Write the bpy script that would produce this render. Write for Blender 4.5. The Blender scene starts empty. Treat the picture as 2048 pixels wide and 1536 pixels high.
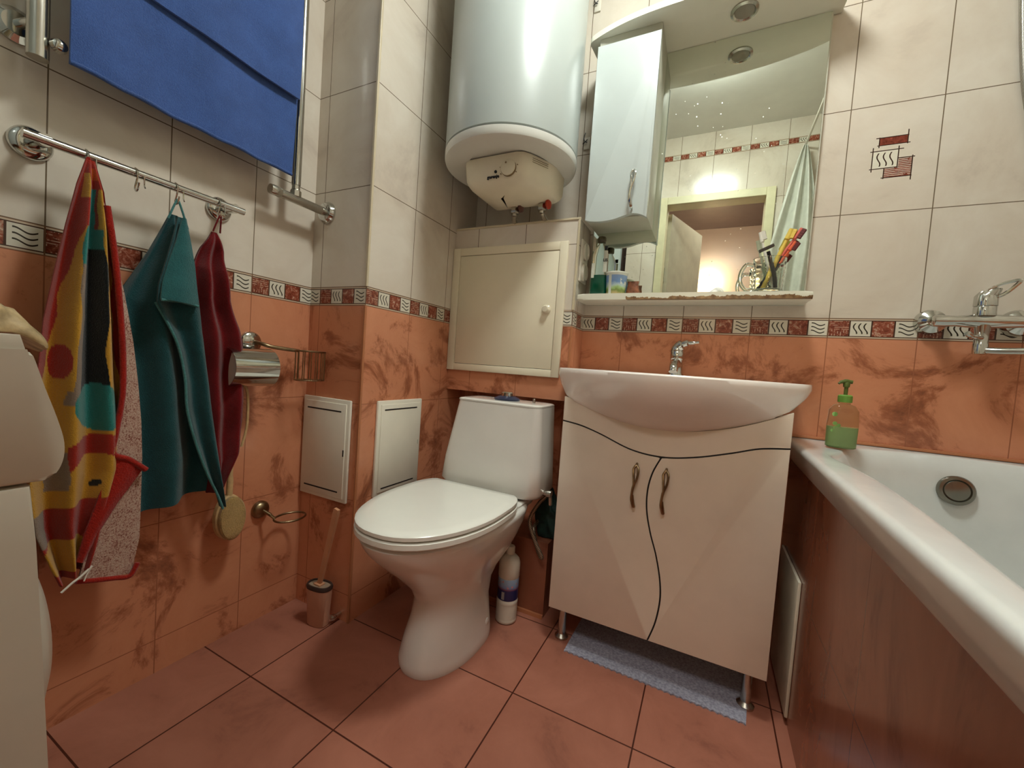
import bpy, bmesh, math, random
from mathutils import Vector, Matrix
PI = math.pi
R = random.Random(7)
C = bpy.context.scene.collection
scene = bpy.context.scene

# ---------------------------------------------------------------- camera, light, exposure
cd = bpy.data.cameras.new('camera'); cam = bpy.data.objects.new('camera', cd); C.objects.link(cam)
cd.sensor_fit = 'HORIZONTAL'; cd.sensor_width = 36.0; cd.lens = 808.4 / 2048 * 36; cd.clip_start = 0.01
right = Vector((0.89598, 0.43827, 0.07167)); fwd = Vector((-0.43613, 0.89881, -0.04403)); up = Vector((-0.08372, 0.00819, 0.99646))
cam.matrix_world = Matrix(((right.x, up.x, -fwd.x, 0.29699), (right.y, up.y, -fwd.y, -1.48674), (right.z, up.z, -fwd.z, 0.83574), (0, 0, 0, 1)))
scene.camera = cam
world = bpy.data.worlds.new('world'); scene.world = world; world.use_nodes = True
world.node_tree.nodes['Background'].inputs[0].default_value = (1.0, 0.86, 0.7, 1)
world.node_tree.nodes['Background'].inputs[1].default_value = 0.12
scene.view_settings.view_transform = 'Standard'
scene.view_settings.look = 'None'
scene.view_settings.gamma = 1.0
scene.view_settings.use_curve_mapping = False
scene.view_settings.exposure = 0.56
LAMP_POS = (0.21, -0.70, 2.43); LAMP_STRENGTH = 54.0; LAMP_COLOR = (0.94, 1.0, 0.95)
SCONCE_STRENGTH = 60.0
HALL_FILL_STRENGTH = 15.0; HALL_FILL_COLOR = (1.0, 0.97, 0.93)

# ---------------------------------------------------------------- helpers: objects
def worigin(o):
    v = Vector((0, 0, 0))
    while o is not None:
        v = v + o.location; o = o.parent
    return v
def props(o, label=None, cat=None, group=None, kind=None):
    if label: o['label'] = label
    if cat: o['category'] = cat
    if group: o['group'] = group
    if kind: o['kind'] = kind
    return o
def thing(name, loc, label, cat, group=None):
    o = bpy.data.objects.new(name, None); C.objects.link(o); o.location = loc; o.empty_display_size = 0.05
    return props(o, label, cat, group)
def obj(name, bm, mat, parent=None, smooth=40, label=None, cat=None, group=None, kind=None, flip=True):
    if flip: bmesh.ops.recalc_face_normals(bm, faces=bm.faces)
    me = bpy.data.meshes.new(name)
    if parent is None:
        xs = [v.co for v in bm.verts]
        base = Vector(((min(c.x for c in xs) + max(c.x for c in xs)) / 2, (min(c.y for c in xs) + max(c.y for c in xs)) / 2, min(c.z for c in xs)))
        loc = base
    else:
        base = Vector((0, 0, 0)); loc = -worigin(parent)
    if parent is None: bmesh.ops.translate(bm, verts=bm.verts, vec=-base)
    bm.to_mesh(me); bm.free()
    if smooth:
        me.shade_smooth()
        try: me.set_sharp_from_angle(angle=math.radians(smooth))
        except Exception: pass
    for m in (mat if isinstance(mat, (list, tuple)) else [mat]): me.materials.append(m)
    o = bpy.data.objects.new(name, me); C.objects.link(o); o.parent = parent; o.location = loc
    return props(o, label, cat, group, kind)
def copy_tree(o, dx, parent=None, label=None):
    c = o.copy(); C.objects.link(c); c.parent = parent
    if parent is None:
        c.location = o.location + Vector(dx)
        if label: c['label'] = label
    for ch in list(o.children): copy_tree(ch, dx, c)
    return c

# ---------------------------------------------------------------- helpers: meshes
def B(): return bmesh.new()
def add_box(bm, x0, x1, y0, y1, z0, z1, bev=0.0, seg=2):
    t = bmesh.new()
    vs = [t.verts.new((x, y, z)) for x in (x0, x1) for y in (y0, y1) for z in (z0, z1)]
    for f in ((0, 1, 3, 2), (4, 6, 7, 5), (0, 4, 5, 1), (2, 3, 7, 6), (0, 2, 6, 4), (1, 5, 7, 3)): t.faces.new([vs[i] for i in f])
    if bev: bmesh.ops.bevel(t, geom=list(t.edges), offset=bev, segments=seg, affect='EDGES', profile=0.5)
    merge(bm, t); return bm
def merge(bm, t, mi=0):
    bmesh.ops.recalc_face_normals(t, faces=t.faces)
    mp = {v: bm.verts.new(v.co) for v in t.verts}
    for f in t.faces:
        nf = bm.faces.new([mp[v] for v in f.verts]); nf.material_index = mi
    t.free()
def box(*a, **k): return add_box(B(), *a, **k)
def add_loft(bm, rings, cap0=True, cap1=True, closed=True, mi=0):
    t = bmesh.new()
    R_ = [[t.verts.new(p) for p in r] for r in rings]
    n = len(rings[0])
    for a, b in zip(R_[:-1], R_[1:]):
        for i in range(n if closed else n - 1):
            j = (i + 1) % n
            t.faces.new((a[i], a[j], b[j], b[i]))
    if closed and cap0: t.faces.new(R_[0])
    if closed and cap1: t.faces.new(R_[-1])
    merge(bm, t, mi); return bm
def add_lathe(bm, prof, c, axis='z', n=32, mi=0, cap=True):
    """prof: list of (r, h) along axis from centre c"""
    rings = []
    for r, h in prof:
        ring = []
        for i in range(n):
            a = 2 * PI * i / n; p, q = r * math.cos(a), r * math.sin(a)
            if axis == 'z': v = (c[0] + p, c[1] + q, c[2] + h)
            elif axis == 'y': v = (c[0] + p, c[1] + h, c[2] + q)
            else: v = (c[0] + h, c[1] + p, c[2] + q)
            ring.append(v)
        rings.append(ring)
    return add_loft(bm, rings, cap, cap, mi=mi)
def cat(pts, n=8, closed=False):
    P = [Vector(p) for p in pts]; out = []
    m = len(P)
    rng = range(m if closed else m - 1)
    for i in rng:
        if closed: a, b, c, d = P[(i - 1) % m], P[i], P[(i + 1) % m], P[(i + 2) % m]
        else: a, b, c, d = P[max(i - 1, 0)], P[i], P[i + 1], P[min(i + 2, m - 1)]
        for k in range(n):
            t = k / n
            out.append(0.5 * ((2 * b) + (c - a) * t + (2 * a - 5 * b + 4 * c - d) * t * t + (3 * b - a - 3 * c + d) * t ** 3))
    if not closed: out.append(P[-1])
    return out
def add_tube(bm, pts, r, n=12, closed=False, mi=0, flat=None):
    P = [Vector(p) for p in pts]; m = len(P)
    rad = r if isinstance(r, (list, tuple)) else [r] * m
    if len(rad) != m: rad = [rad[min(int(i * len(rad) / m), len(rad) - 1)] for i in range(m)]
    T = []
    for i in range(m):
        if closed: d = P[(i + 1) % m] - P[(i - 1) % m]
        else: d = P[min(i + 1, m - 1)] - P[max(i - 1, 0)]
        T.append(d.normalized())
    nrm = T[0].orthogonal().normalized(); rings = []
    for i in range(m):
        nrm = (nrm - T[i] * nrm.dot(T[i]))
        if nrm.length < 1e-6: nrm = T[i].orthogonal()
        nrm.normalize(); b = T[i].cross(nrm)
        rings.append([P[i] + (nrm * math.cos(2 * PI * k / n) + b * math.sin(2 * PI * k / n)) * rad[i] for k in range(n)])
    if closed: rings.append(rings[0])
    return add_loft(bm, rings, not closed, not closed, mi=mi)
def add_prism(bm, poly, axis, a, b, bev=0.0, mi=0, seg=2):
    """poly in the plane normal to axis; axis 'y' -> (x,z), 'x' -> (y,z), 'z' -> (x,y)"""
    t = bmesh.new()
    def mk(p, h): return {'y': (p[0], h, p[1]), 'x': (h, p[0], p[1]), 'z': (p[0], p[1], h)}[axis]
    v0 = [t.verts.new(mk(p, a)) for p in poly]; v1 = [t.verts.new(mk(p, b)) for p in poly]
    f0 = t.faces.new(v0); f1 = t.faces.new(v1)
    for i in range(len(poly)):
        j = (i + 1) % len(poly); t.faces.new((v0[i], v0[j], v1[j], v1[i]))
    if bev:
        ed = list(f0.edges) + list(f1.edges)
        bmesh.ops.bevel(t, geom=ed, offset=bev, segments=seg, affect='EDGES', profile=0.5)
    merge(bm, t, mi); return bm
def rrect(x0, x1, y0, y1, r, n=5):
    out = []
    for cx, cy, a0 in ((x1 - r, y1 - r, 0), (x0 + r, y1 - r, 90), (x0 + r, y0 + r, 180), (x1 - r, y0 + r, 270)):
        for k in range(n + 1):
            a = math.radians(a0 + 90 * k / n); out.append((cx + r * math.cos(a), cy + r * math.sin(a)))
    return out
def superell(cx, cy, a, b, e=2.4, n=40):
    out = []
    for i in range(n):
        t = 2 * PI * i / n; c, s = math.cos(t), math.sin(t)
        out.append((cx + a * math.copysign(abs(c) ** (2 / e), c), cy + b * math.copysign(abs(s) ** (2 / e), s)))
    return out
def lerp(a, b, t): return a + (b - a) * t
def poly_at(pl, t):
    """sample polyline by fraction of index"""
    f = t * (len(pl) - 1); i = min(int(f), len(pl) - 2); u = f - i
    return tuple(lerp(pl[i][k], pl[i + 1][k], u) for k in range(len(pl[0])))
def text_bm(s, size, mtx, ext=0.0004, bold=0.0):
    cu = bpy.data.curves.new('t', 'FONT'); cu.body = s; cu.size = size; cu.extrude = ext; cu.align_x = 'CENTER'; cu.align_y = 'CENTER'; cu.offset = bold; cu.resolution_u = 3
    o = bpy.data.objects.new('t', cu); C.objects.link(o)
    dg = bpy.context.evaluated_depsgraph_get(); me = bpy.data.meshes.new_from_object(o.evaluated_get(dg))
    bm = B(); bm.from_mesh(me); bmesh.ops.transform(bm, matrix=mtx, verts=bm.verts)
    bpy.data.objects.remove(o); bpy.data.curves.remove(cu); bpy.data.meshes.remove(me)
    return bm

# ---------------------------------------------------------------- helpers: materials
class N:
    def __init__(s, nt, v): s.nt = nt; s.v = v
    def _op(s, op, *o):
        n = s.nt.nodes.new('ShaderNodeMath'); n.operation = op
        for i, x in enumerate((s,) + o):
            v = x.v if isinstance(x, N) else x
            if isinstance(v, (int, float)): n.inputs[i].default_value = v
            else: s.nt.links.new(v, n.inputs[i])
        return N(s.nt, n.outputs[0])
    def __add__(s, o): return s._op('ADD', o)
    def __sub__(s, o): return s._op('SUBTRACT', o)
    def __rsub__(s, o): return N(s.nt, float(o))._op('SUBTRACT', s)
    def __mul__(s, o): return s._op('MULTIPLY', o)
    def __truediv__(s, o): return s._op('DIVIDE', o)
    def lt(s, o): return s._op('LESS_THAN', o)
    def gt(s, o): return s._op('GREATER_THAN', o)
    def fract(s): return s._op('FRACT')
    def floor(s): return s._op('FLOOR')
    def abs(s): return s._op('ABSOLUTE')
    def min(s, o): return s._op('MINIMUM', o)
    def max(s, o): return s._op('MAXIMUM', o)
    def sin(s): return s._op('SINE')
    def between(s, a, b): return s.gt(a) * s.lt(b)
def srgb(r, g, b):
    f = lambda c: (c / 255 / 12.92) if c / 255 <= 0.04045 else ((c / 255 + 0.055) / 1.055) ** 2.4
    return (f(r), f(g), f(b), 1)
def new_mat(name):
    m = bpy.data.materials.new(name); m.use_nodes = True; nt = m.node_tree
    bs = nt.nodes['Principled BSDF']; return m, nt, bs
def setin(bs, k, v):
    if k in bs.inputs: bs.inputs[k].default_value = v
def pos(nt):
    g = nt.nodes.new('ShaderNodeNewGeometry'); s = nt.nodes.new('ShaderNodeSeparateXYZ'); nt.links.new(g.outputs['Position'], s.inputs[0])
    return g.outputs['Position'], N(nt, s.outputs[0]), N(nt, s.outputs[1]), N(nt, s.outputs[2])
def noise(nt, P, scale, detail=4, rough=0.55, dist=0.0, offs=(0, 0, 0)):
    n = nt.nodes.new('ShaderNodeTexNoise'); n.inputs['Scale'].default_value = scale; n.inputs['Detail'].default_value = detail
    n.inputs['Roughness'].default_value = rough; n.inputs['Distortion'].default_value = dist
    if offs != (0, 0, 0):
        a = nt.nodes.new('ShaderNodeVectorMath'); a.operation = 'ADD'; nt.links.new(P, a.inputs[0]); a.inputs[1].default_value = offs; P = a.outputs[0]
    nt.links.new(P, n.inputs['Vector']); return N(nt, n.outputs['Fac'])
def ramp(nt, fac, stops):
    r = nt.nodes.new('ShaderNodeValToRGB'); e = r.color_ramp.elements
    while len(e) < len(stops): e.new(0.5)
    for el, (p, c) in zip(e, stops): el.position = p; el.color = c
    nt.links.new(fac.v, r.inputs[0]); return r.outputs[0]
def mix(nt, fac, a, b):
    m = nt.nodes.new('ShaderNodeMix'); m.data_type = 'RGBA'
    if isinstance(fac, N): nt.links.new(fac.v, m.inputs[0])
    else: m.inputs[0].default_value = fac
    for s, v in ((6, a), (7, b)):
        if isinstance(v, (tuple, list)): m.inputs[s].default_value = v
        else: nt.links.new(v, m.inputs[s])
    return m.outputs[2]
def bump(nt, bs, h, strength=0.3, dist=0.002):
    b = nt.nodes.new('ShaderNodeBump'); b.inputs['Strength'].default_value = strength; b.inputs['Distance'].default_value = dist
    nt.links.new(h.v, b.inputs['Height']); nt.links.new(b.outputs[0], bs.inputs['Normal'])
def plain(name, col, rough=0.4, metal=0.0, var=0.06, scale=12, bmp=0.0, bscale=200, coat=0.0, trans=0.0, ior=1.5, sheen=0.0, spec=None, emis=None, alpha=None):
    m, nt, bs = new_mat(name); P, x, y, z = pos(nt)
    f = noise(nt, P, scale)
    c2 = tuple(max(0, c * (1 - var * 2)) for c in col[:3]) + (1,)
    c3 = tuple(min(1, c * (1 + var)) for c in col[:3]) + (1,)
    nt.links.new(ramp(nt, f, [(0.3, c2), (0.7, c3)]), bs.inputs['Base Color'])
    setin(bs, 'Roughness', rough); setin(bs, 'Metallic', metal); setin(bs, 'IOR', ior)
    if coat: setin(bs, 'Coat Weight', coat); setin(bs, 'Coat Roughness', 0.05)
    if trans: setin(bs, 'Transmission Weight', trans)
    if sheen: setin(bs, 'Sheen Weight', sheen)
    if spec is not None: setin(bs, 'Specular IOR Level', spec)
    if emis: setin(bs, 'Emission Color', emis[0]); setin(bs, 'Emission Strength', emis[1])
    if alpha is not None: setin(bs, 'Alpha', alpha)
    if bmp: bump(nt, bs, noise(nt, P, bscale, 3), bmp, 0.001)
    return m

CREAM = [(0.25, srgb(184, 170, 156)), (0.42, srgb(210, 198, 182)), (0.62, srgb(220, 211, 197)), (0.8, srgb(212, 200, 186))]
ORANGE = [(0.31, srgb(124, 76, 54)), (0.405, srgb(166, 102, 72)), (0.475, srgb(206, 137, 102)), (0.75, srgb(217, 150, 114))]
def cream_col(nt, P):
    f = noise(nt, P, 3.2, 7, 0.62, 0.6)
    return ramp(nt, f, CREAM)
def orange_col(nt, P):
    f = noise(nt, P, 5.5, 9, 0.68, 0.7, (4, 2, 1))
    return ramp(nt, f, ORANGE)
ZT, ZB = 1.0437, 0.9862
def wall_mat(name, axis, off, rows=(), top_band=False, motif=False, pitch=0.2, zt=ZT, zb=ZB, skip_rows=False, row_ref=None):
    m, nt, bs = new_mat(name); P, x, y, z = pos(nt)
    a = x if axis == 'x' else y
    u = (a - off) / pitch; fu = u.fract()
    du = fu.min(1 - fu) * pitch
    cu_ = N(nt, cream_col(nt, P)); co = N(nt, orange_col(nt, P))
    isup = z.gt(zt); islow = z.lt(zb)
    ru = ((z - zt) / 0.3).fract(); rl = ((zb - z) / 0.3).fract()
    dzu = ru.min(1 - ru) * 0.3; dzl = rl.min(1 - rl) * 0.3
    if row_ref is not None:
        rr_ = ((row_ref - z) / 0.3).fract(); dzu = rr_.min(1 - rr_) * 0.3
    if skip_rows:
        dzu = (z - 1.27).abs()
    g_up = isup * du.min(dzu).lt(0.0012); g_lo = islow * du.min(dzl).lt(0.0012)
    base = mix(nt, isup, co.v, cu_.v)
    base = mix(nt, g_up, base, srgb(112, 96, 76)); base = mix(nt, g_lo, base, srgb(160, 100, 72))
    # border band
    def band(base, zt, zb, squash=1.0):
        inb = z.between(zb, zt)
        fz = (z - zb) / (zt - zb); c4 = fu * 4; ci = c4.floor(); fc = c4.fract()
        red0 = ramp(nt, noise(nt, P, 130, 5, 0.7), [(0.35, srgb(94, 40, 28)), (0.55, srgb(136, 68, 50)), (0.75, srgb(194, 150, 122))])
        stripes = ((a * 900).sin().gt(0.55) * fz.lt(0.42)).max((z * 1100).sin().gt(0.5) * fz.gt(0.42))
        red0 = mix(nt, stripes * noise(nt, P, 90, 3).gt(0.5), red0, srgb(190, 150, 128))
        red2 = ramp(nt, noise(nt, P, 60, 7, 0.75, 1.0), [(0.38, srgb(108, 48, 34)), (0.52, srgb(152, 80, 58)), (0.66, srgb(210, 182, 158))])
        w = srgb(214, 207, 190); dk = srgb(52, 44, 34)
        def waves(p, q):
            s = (q * 7.6).sin() * 0.085
            d = (p - 0.26 - s).abs().min((p - 0.5 - s).abs()).min((p - 0.74 - s).abs())
            return d.lt(0.035) * q.between(0.17, 0.83)
        fzz = (fz - 0.1) / 0.8
        wv = mix(nt, waves(fc, fzz), w, dk); wh = mix(nt, waves(fzz, fc), w, dk)
        col = mix(nt, ci.gt(0.5), red0, wv); col = mix(nt, ci.gt(1.5), col, red2); col = mix(nt, ci.gt(2.5), col, wh)
        edge = fc.min(1 - fc).lt(0.035).max(fz.between(0.085, 0.125)).max(fz.between(0.875, 0.915))
        col = mix(nt, edge, col, srgb(70, 44, 32))
        col = mix(nt, fz.lt(0.085).max(fz.gt(0.915)), col, srgb(200, 180, 156))
        col = mix(nt, du.lt(0.0012).max(fz.gt(0.975)).max(fz.lt(0.025)), col, srgb(120, 84, 62))
        return mix(nt, inb, base, col), inb
    base, inb = band(base, zt, zb)
    if top_band: base, _ = band(base, 2.315, 2.278)
    if motif:
        # printed decor of the wall tile: a red bar, a framed square of waves, a stepped red block
        dark = srgb(58, 34, 26)
        redm = ramp(nt, noise(nt, P, 90, 5, 0.7), [(0.35, srgb(92, 36, 24)), (0.6, srgb(140, 66, 50)), (0.8, srgb(196, 150, 130))])
        inr = x.between(0.672, 0.733) * z.between(1.530, 1.551)
        base = mix(nt, inr, base, redm)
        lr = (x.between(0.718, 0.747) * z.between(1.439, 1.490)).max(x.between(0.688, 0.747) * z.between(1.439, 1.465))
        sk = (z * 1300 + noise(nt, P, 40) * 6).sin().gt(0.3) * noise(nt, P, 60).gt(0.42)
        base = mix(nt, lr, base, mix(nt, sk, redm, srgb(206, 190, 176)))
        sq = x.between(0.660, 0.716) * z.between(1.466, 1.515)
        p = (x - 0.660) / 0.056; q = (z - 1.466) / 0.049; s = (q * 7.0).sin() * 0.07
        d = (p - 0.25 - s).abs().min((p - 0.5 - s).abs()).min((p - 0.75 - s).abs())
        base = mix(nt, sq, base, srgb(222, 216, 200))
        base = mix(nt, sq * d.lt(0.028) * q.between(0.12, 0.88), base, dark)
        L = None
        def hl(z0, x0, x1): return (z - z0).abs().lt(0.0013) * x.between(x0, x1)
        def vl(x0, z0, z1): return (x - x0).abs().lt(0.0013) * z.between(z0, z1)
        for e in (hl(1.551, 0.664, 0.735), hl(1.530, 0.668, 0.739), vl(0.672, 1.524, 1.553), vl(0.733, 1.527, 1.566),
                  hl(1.515, 0.654, 0.727), vl(0.660, 1.458, 1.526), vl(0.716, 1.463, 1.524), hl(1.466, 0.655, 0.716),
                  hl(1.490, 0.716, 0.752), vl(0.747, 1.427, 1.494), hl(1.439, 0.683, 0.749), vl(0.688, 1.436, 1.466)):
            L = e if L is None else L.max(e)
        base = mix(nt, L, base, dark)
    nt.links.new(base, bs.inputs['Base Color'])
    setin(bs, 'Roughness', 0.17); setin(bs, 'Specular IOR Level', 0.45)
    gm = g_up.max(g_lo); bump(nt, bs, (1 - gm), 0.2, 0.001)
    return m

def floor_mat():
    m, nt, bs = new_mat('floor_tiles'); P, x, y, z = pos(nt)
    g = 0.2994; fx = ((x + 0.6867) / g).fract(); fy = ((y + 0.859) / g).fract()
    d = fx.min(1 - fx).min(fy.min(1 - fy)) * g
    f = noise(nt, P, 5, 8, 0.66, 0.5, (3, 3, 3))
    c = ramp(nt, f, [(0.27, srgb(118, 72, 58)), (0.42, srgb(160, 102, 82)), (0.6, srgb(172, 112, 91)), (0.8, srgb(180, 120, 98))])
    tile = N(nt, ((x + 0.6867) / g).floor().v) * 3.7 + ((y + 0.859) / g).floor() * 5.3
    t2 = (tile.sin() * 0.5 + 0.5) * 0.16
    c = mix(nt, t2, c, srgb(130, 80, 64))
    c = mix(nt, d.lt(0.0018), c, srgb(72, 32, 20))
    nt.links.new(c, bs.inputs['Base Color']); setin(bs, 'Roughness', 0.38); setin(bs, 'Specular IOR Level', 0.4)
    bump(nt, bs, (1 - d.lt(0.0018)) + f * 0.3, 0.3, 0.0015); return m
def panel_mat():
    m, nt, bs = new_mat('bath_panel_tiles'); P, x, y, z = pos(nt)
    fy = ((y + 0.70) / 0.4).fract(); d = (fy.min(1 - fy) * 0.4).min((z - 0.335).abs())
    mp = nt.nodes.new('ShaderNodeMapping'); mp.inputs['Scale'].default_value = (1, 1.7, 0.7); nt.links.new(P, mp.inputs[0])
    f = noise(nt, mp.outputs[0], 5, 7, 0.62, 0.6)
    c = ramp(nt, f, [(0.3, srgb(112, 64, 46)), (0.45, srgb(144, 88, 64)), (0.75, srgb(158, 100, 74))])
    c = mix(nt, d.lt(0.0011), c, srgb(120, 70, 48))
    nt.links.new(c, bs.inputs['Base Color']); setin(bs, 'Roughness', 0.22)
    return m

M_back = wall_mat('tiles_back_wall', 'x', 0.0, motif=True)
M_left = wall_mat('tiles_left_wall', 'y', -0.7733)
M_shaft_front = wall_mat('tiles_shaft_front', 'x', -0.6493)
M_shaft_side = wall_mat('tiles_shaft_side', 'y', -0.5839)
M_boxf = wall_mat('tiles_box_front', 'x', -0.1445, skip_rows=True)
M_boxs = wall_mat('tiles_box_side', 'y', -0.085, skip_rows=True)
M_near = wall_mat('tiles_near_wall', 'x', 0.006, top_band=True, row_ref=2.278)
M_right = wall_mat('tiles_right_wall', 'y', -0.7733, top_band=True)
M_floor = floor_mat(); M_panel = panel_mat()
M_ceil = plain('ceiling_paint', srgb(232, 231, 222), 0.6, var=0.02)
M_trimc = plain('cream_corner_strip', srgb(208, 194, 164), 0.35)
M_trimo = plain('tan_corner_strip', srgb(182, 118, 80), 0.35)
M_cer = plain('white_ceramic', srgb(226, 224, 216), 0.09, var=0.015, coat=0.3)
M_seat = plain('white_seat_plastic', srgb(232, 232, 222), 0.2, var=0.01)
M_tub = plain('tub_enamel', srgb(216, 218, 214), 0.16, var=0.03, coat=0.2)
M_heat = plain('heater_white_enamel', srgb(176, 183, 179), 0.33, var=0.01, coat=0.1)
M_heatu = plain('heater_cap_plastic', srgb(222, 222, 214), 0.35, var=0.02)
M_cream = plain('cream_plastic', srgb(232, 224, 200), 0.35, var=0.03)
M_van = plain('vanity_gloss_cream', srgb(222, 208, 190), 0.3, var=0.02, coat=0.1)
M_basin = plain('basin_ceramic', srgb(240, 232, 224), 0.14, var=0.02, coat=0.3)
M_lac = plain('white_lacquer', srgb(192, 200, 197), 0.25, var=0.015, coat=0.2)
M_grn = plain('offwhite_board', srgb(196, 196, 180), 0.4, var=0.03)
M_chrome = plain('chrome', srgb(205, 205, 200), 0.09, 1.0, var=0.05)
M_chromeb = plain('brushed_chrome', srgb(190, 186, 176), 0.24, 1.0, var=0.08)
M_bronze = plain('worn_bronze', srgb(150, 130, 100), 0.3, 1.0, var=0.15, scale=60)
M_dark = plain('dark_gap', srgb(22, 16, 14), 0.7)
M_black = plain('black_plastic', srgb(20, 20, 22), 0.35)
M_hatch = plain('hatch_cream', srgb(236, 226, 200), 0.4, var=0.015)
M_pan = plain('vent_panel_plastic', srgb(232, 227, 210), 0.4, var=0.02)
M_glow = None

def mirror_mat():
    m, nt, bs = new_mat('mirror_glass'); P, x, y, z = pos(nt)
    v = nt.nodes.new('ShaderNodeTexVoronoi'); v.inputs['Scale'].default_value = 55; nt.links.new(P, v.inputs['Vector'])
    spots = N(nt, v.outputs['Distance']).lt(0.09) * noise(nt, P, 7).gt(0.52)
    nt.links.new(mix(nt, spots * 0.5, srgb(232, 238, 228), srgb(205, 200, 190)), bs.inputs['Base Color'])
    setin(bs, 'Metallic', 1.0); nt.links.new((spots * 0.35 + 0.004).v, bs.inputs['Roughness']); return m
M_mirror = mirror_mat()
def glass_mat(name, col, rough=0.02, ior=1.45):
    m, nt, bs = new_mat(name); P, x, y, z = pos(nt)
    nt.links.new(ramp(nt, noise(nt, P, 20), [(0, col), (1, tuple(c * 0.97 for c in col[:3]) + (1,))]), bs.inputs['Base Color'])
    setin(bs, 'Transmission Weight', 1.0); setin(bs, 'Roughness', rough); setin(bs, 'IOR', ior); return m

# ================================================================ SETTING
XL, YS, XS, YH, XH, XR, YN = -0.8945, -0.5839, -0.6493, -0.137, -0.1445, 1.24, -1.47
ZC = 2.43
def struct(name, bm, m, parent=None, smooth=0): return obj(name, bm, m, parent, smooth=smooth, kind=None if parent else 'structure')
struct('floor', box(XL - 0.1, XR + 0.1, -3.4, 0.1, -0.08, 0.0), M_floor)
struct('ceiling', box(XL - 0.1, XR + 0.1, -1.47, 0.1, ZC, ZC + 0.08), M_ceil)
struct('wall_back', box(XL - 0.1, XR + 0.1, 0.0, 0.1, 0, ZC), M_back)
struct('wall_left', box(XL - 0.1, XL, -1.98, 0.0, 0, ZC), M_left)
struct('wall_right', box(XR, XR + 0.1, -1.55, 0.0, 0, ZC), M_right)
# pipe shaft in the corner: front face and side face, with their corner strip
bm = B(); t = box(XL, XS, YS, 0, 0, ZC); merge(bm, t)
for f in bm.faces: f.material_index = 1 if abs(f.normal.x) > 0.5 else 0
bm.normal_update()
for f in bm.faces: f.material_index = 1 if abs(f.normal.x) > 0.5 else 0
struct('wall_shaft', bm, [M_shaft_front, M_shaft_side])
tr = struct('trim_1', box(XS - 0.004, XS + 0.0035, YS - 0.0035, YS + 0.004, ZT, ZC, bev=0.001), M_trimc)
struct('trim_2', box(XS - 0.004, XS + 0.0035, YS - 0.0035, YS + 0.004, 0, ZB, bev=0.001), M_trimo)
struct('trim_3', box(XS, XH + 0.004, YH - 0.0035, YH + 0.004, 1.353, 1.360, bev=0.001), M_trimc)
struct('trim_4', box(XH - 0.004, XH + 0.0035, YH - 0.0035, YH + 0.004, ZT, 1.353, bev=0.001), M_trimc)
struct('trim_5', box(XH - 0.004, XH + 0.0035, YH - 0.0035, YH + 0.004, 0.727, ZB, bev=0.001), M_trimo)
# boxed-in pipes over the cistern
bm = box(XS, XH, YH, 0, 0.727, 1.357); bm.normal_update()
for f in bm.faces: f.material_index = 1 if f.normal.x > 0.5 else 0
struct('wall_pipe_box', bm, [M_boxf, M_boxs])
# low tiled ledge behind the toilet
struct('wall_ledge', box(XS, -0.137, -0.23, 0, 0, 0.255), M_panel)
struct('baseboard_ledge', box(XS, -0.137, -0.238, -0.23, 0, 0.012), M_trimo)
# near wall with the doorway and the washer's recess
DX0, DX1, DZ = -0.055, 0.52, 1.99
bm = box(-0.20, DX0 - 0.005, -1.56, YN, 0, ZC)
add_box(bm, DX1 + 0.005, XR, -1.56, YN, 0, ZC); add_box(bm, DX0 - 0.005, DX1 + 0.005, -1.56, YN, DZ + 0.005, ZC)
add_box(bm, -0.30, -0.20, -1.98, YN, 0, ZC); add_box(bm, XL - 0.1, -0.30, -1.98, -1.90, 0, ZC)
struct('wall_near', bm, M_near)
struct('ceiling_recess', box(XL - 0.1, -0.2, -1.98, -1.47, ZC, ZC + 0.08), M_ceil)
M_frame = plain('door_frame_cream', srgb(214, 206, 170), 0.4)
M_leaf = plain('door_leaf_paint', srgb(176, 168, 148), 0.35)
bm = B()
for y0, y1 in ((-1.467, -1.452), (-1.575, -1.56)):
    add_box(bm, DX0 - 0.045, DX0 + 0.004, y0, y1, 0, DZ + 0.045, bev=0.003)
    add_box(bm, DX1 - 0.004, DX1 + 0.045, y0, y1, 0, DZ + 0.045, bev=0.003)
    add_box(bm, DX0 + 0.004, DX1 - 0.004, y0, y1, DZ - 0.004, DZ + 0.045, bev=0.003)
add_box(bm, DX0 - 0.005, DX0 + 0.004, -1.56, -1.467, 0, DZ); add_box(bm, DX1 - 0.004, DX1 + 0.005, -1.56, -1.467, 0, DZ)
add_box(bm, DX0, DX1, -1.56, -1.467, DZ - 0.004, DZ + 0.005)
struct('trim_6', bm, M_frame)
# the door leaf, swung out into the corridor
d = Vector((0.17, -0.49, 0)).normalized(); nn = Vector((-d.y, d.x, 0)); h0 = Vector((DX0 + 0.012, -1.585, 0))
bm = B(); a = h0; b = h0 + d * 0.55
rings = [[a + nn * s * 0.017 + Vector((0, 0, z)) for s, z in ((-1, 0.01), (1, 0.01), (1, 1.97), (-1, 1.97))], [b + nn * s * 0.017 + Vector((0, 0, z)) for s, z in ((-1, 0.01), (1, 0.01), (1, 1.97), (-1, 1.97))]]
add_loft(bm, rings); leaf = struct('door_1', bm, M_leaf)
bm = box(DX0 - 0.0, DX0 + 0.008, -1.585, -1.572, 1.50, 1.60); obj('hinge', bm, M_chromeb, leaf)
bm = B(); q = h0 + d * 0.49 + nn * 0.03; add_tube(bm, [h0 + d * 0.49 + nn * 0.015 + Vector((0, 0, 1.0)), q + nn * 0.02 + Vector((0, 0, 1.0)), q + nn * 0.02 - d * 0.1 + Vector((0, 0, 1.0))], 0.008); obj('door_handle', bm, M_chromeb, leaf)
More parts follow.
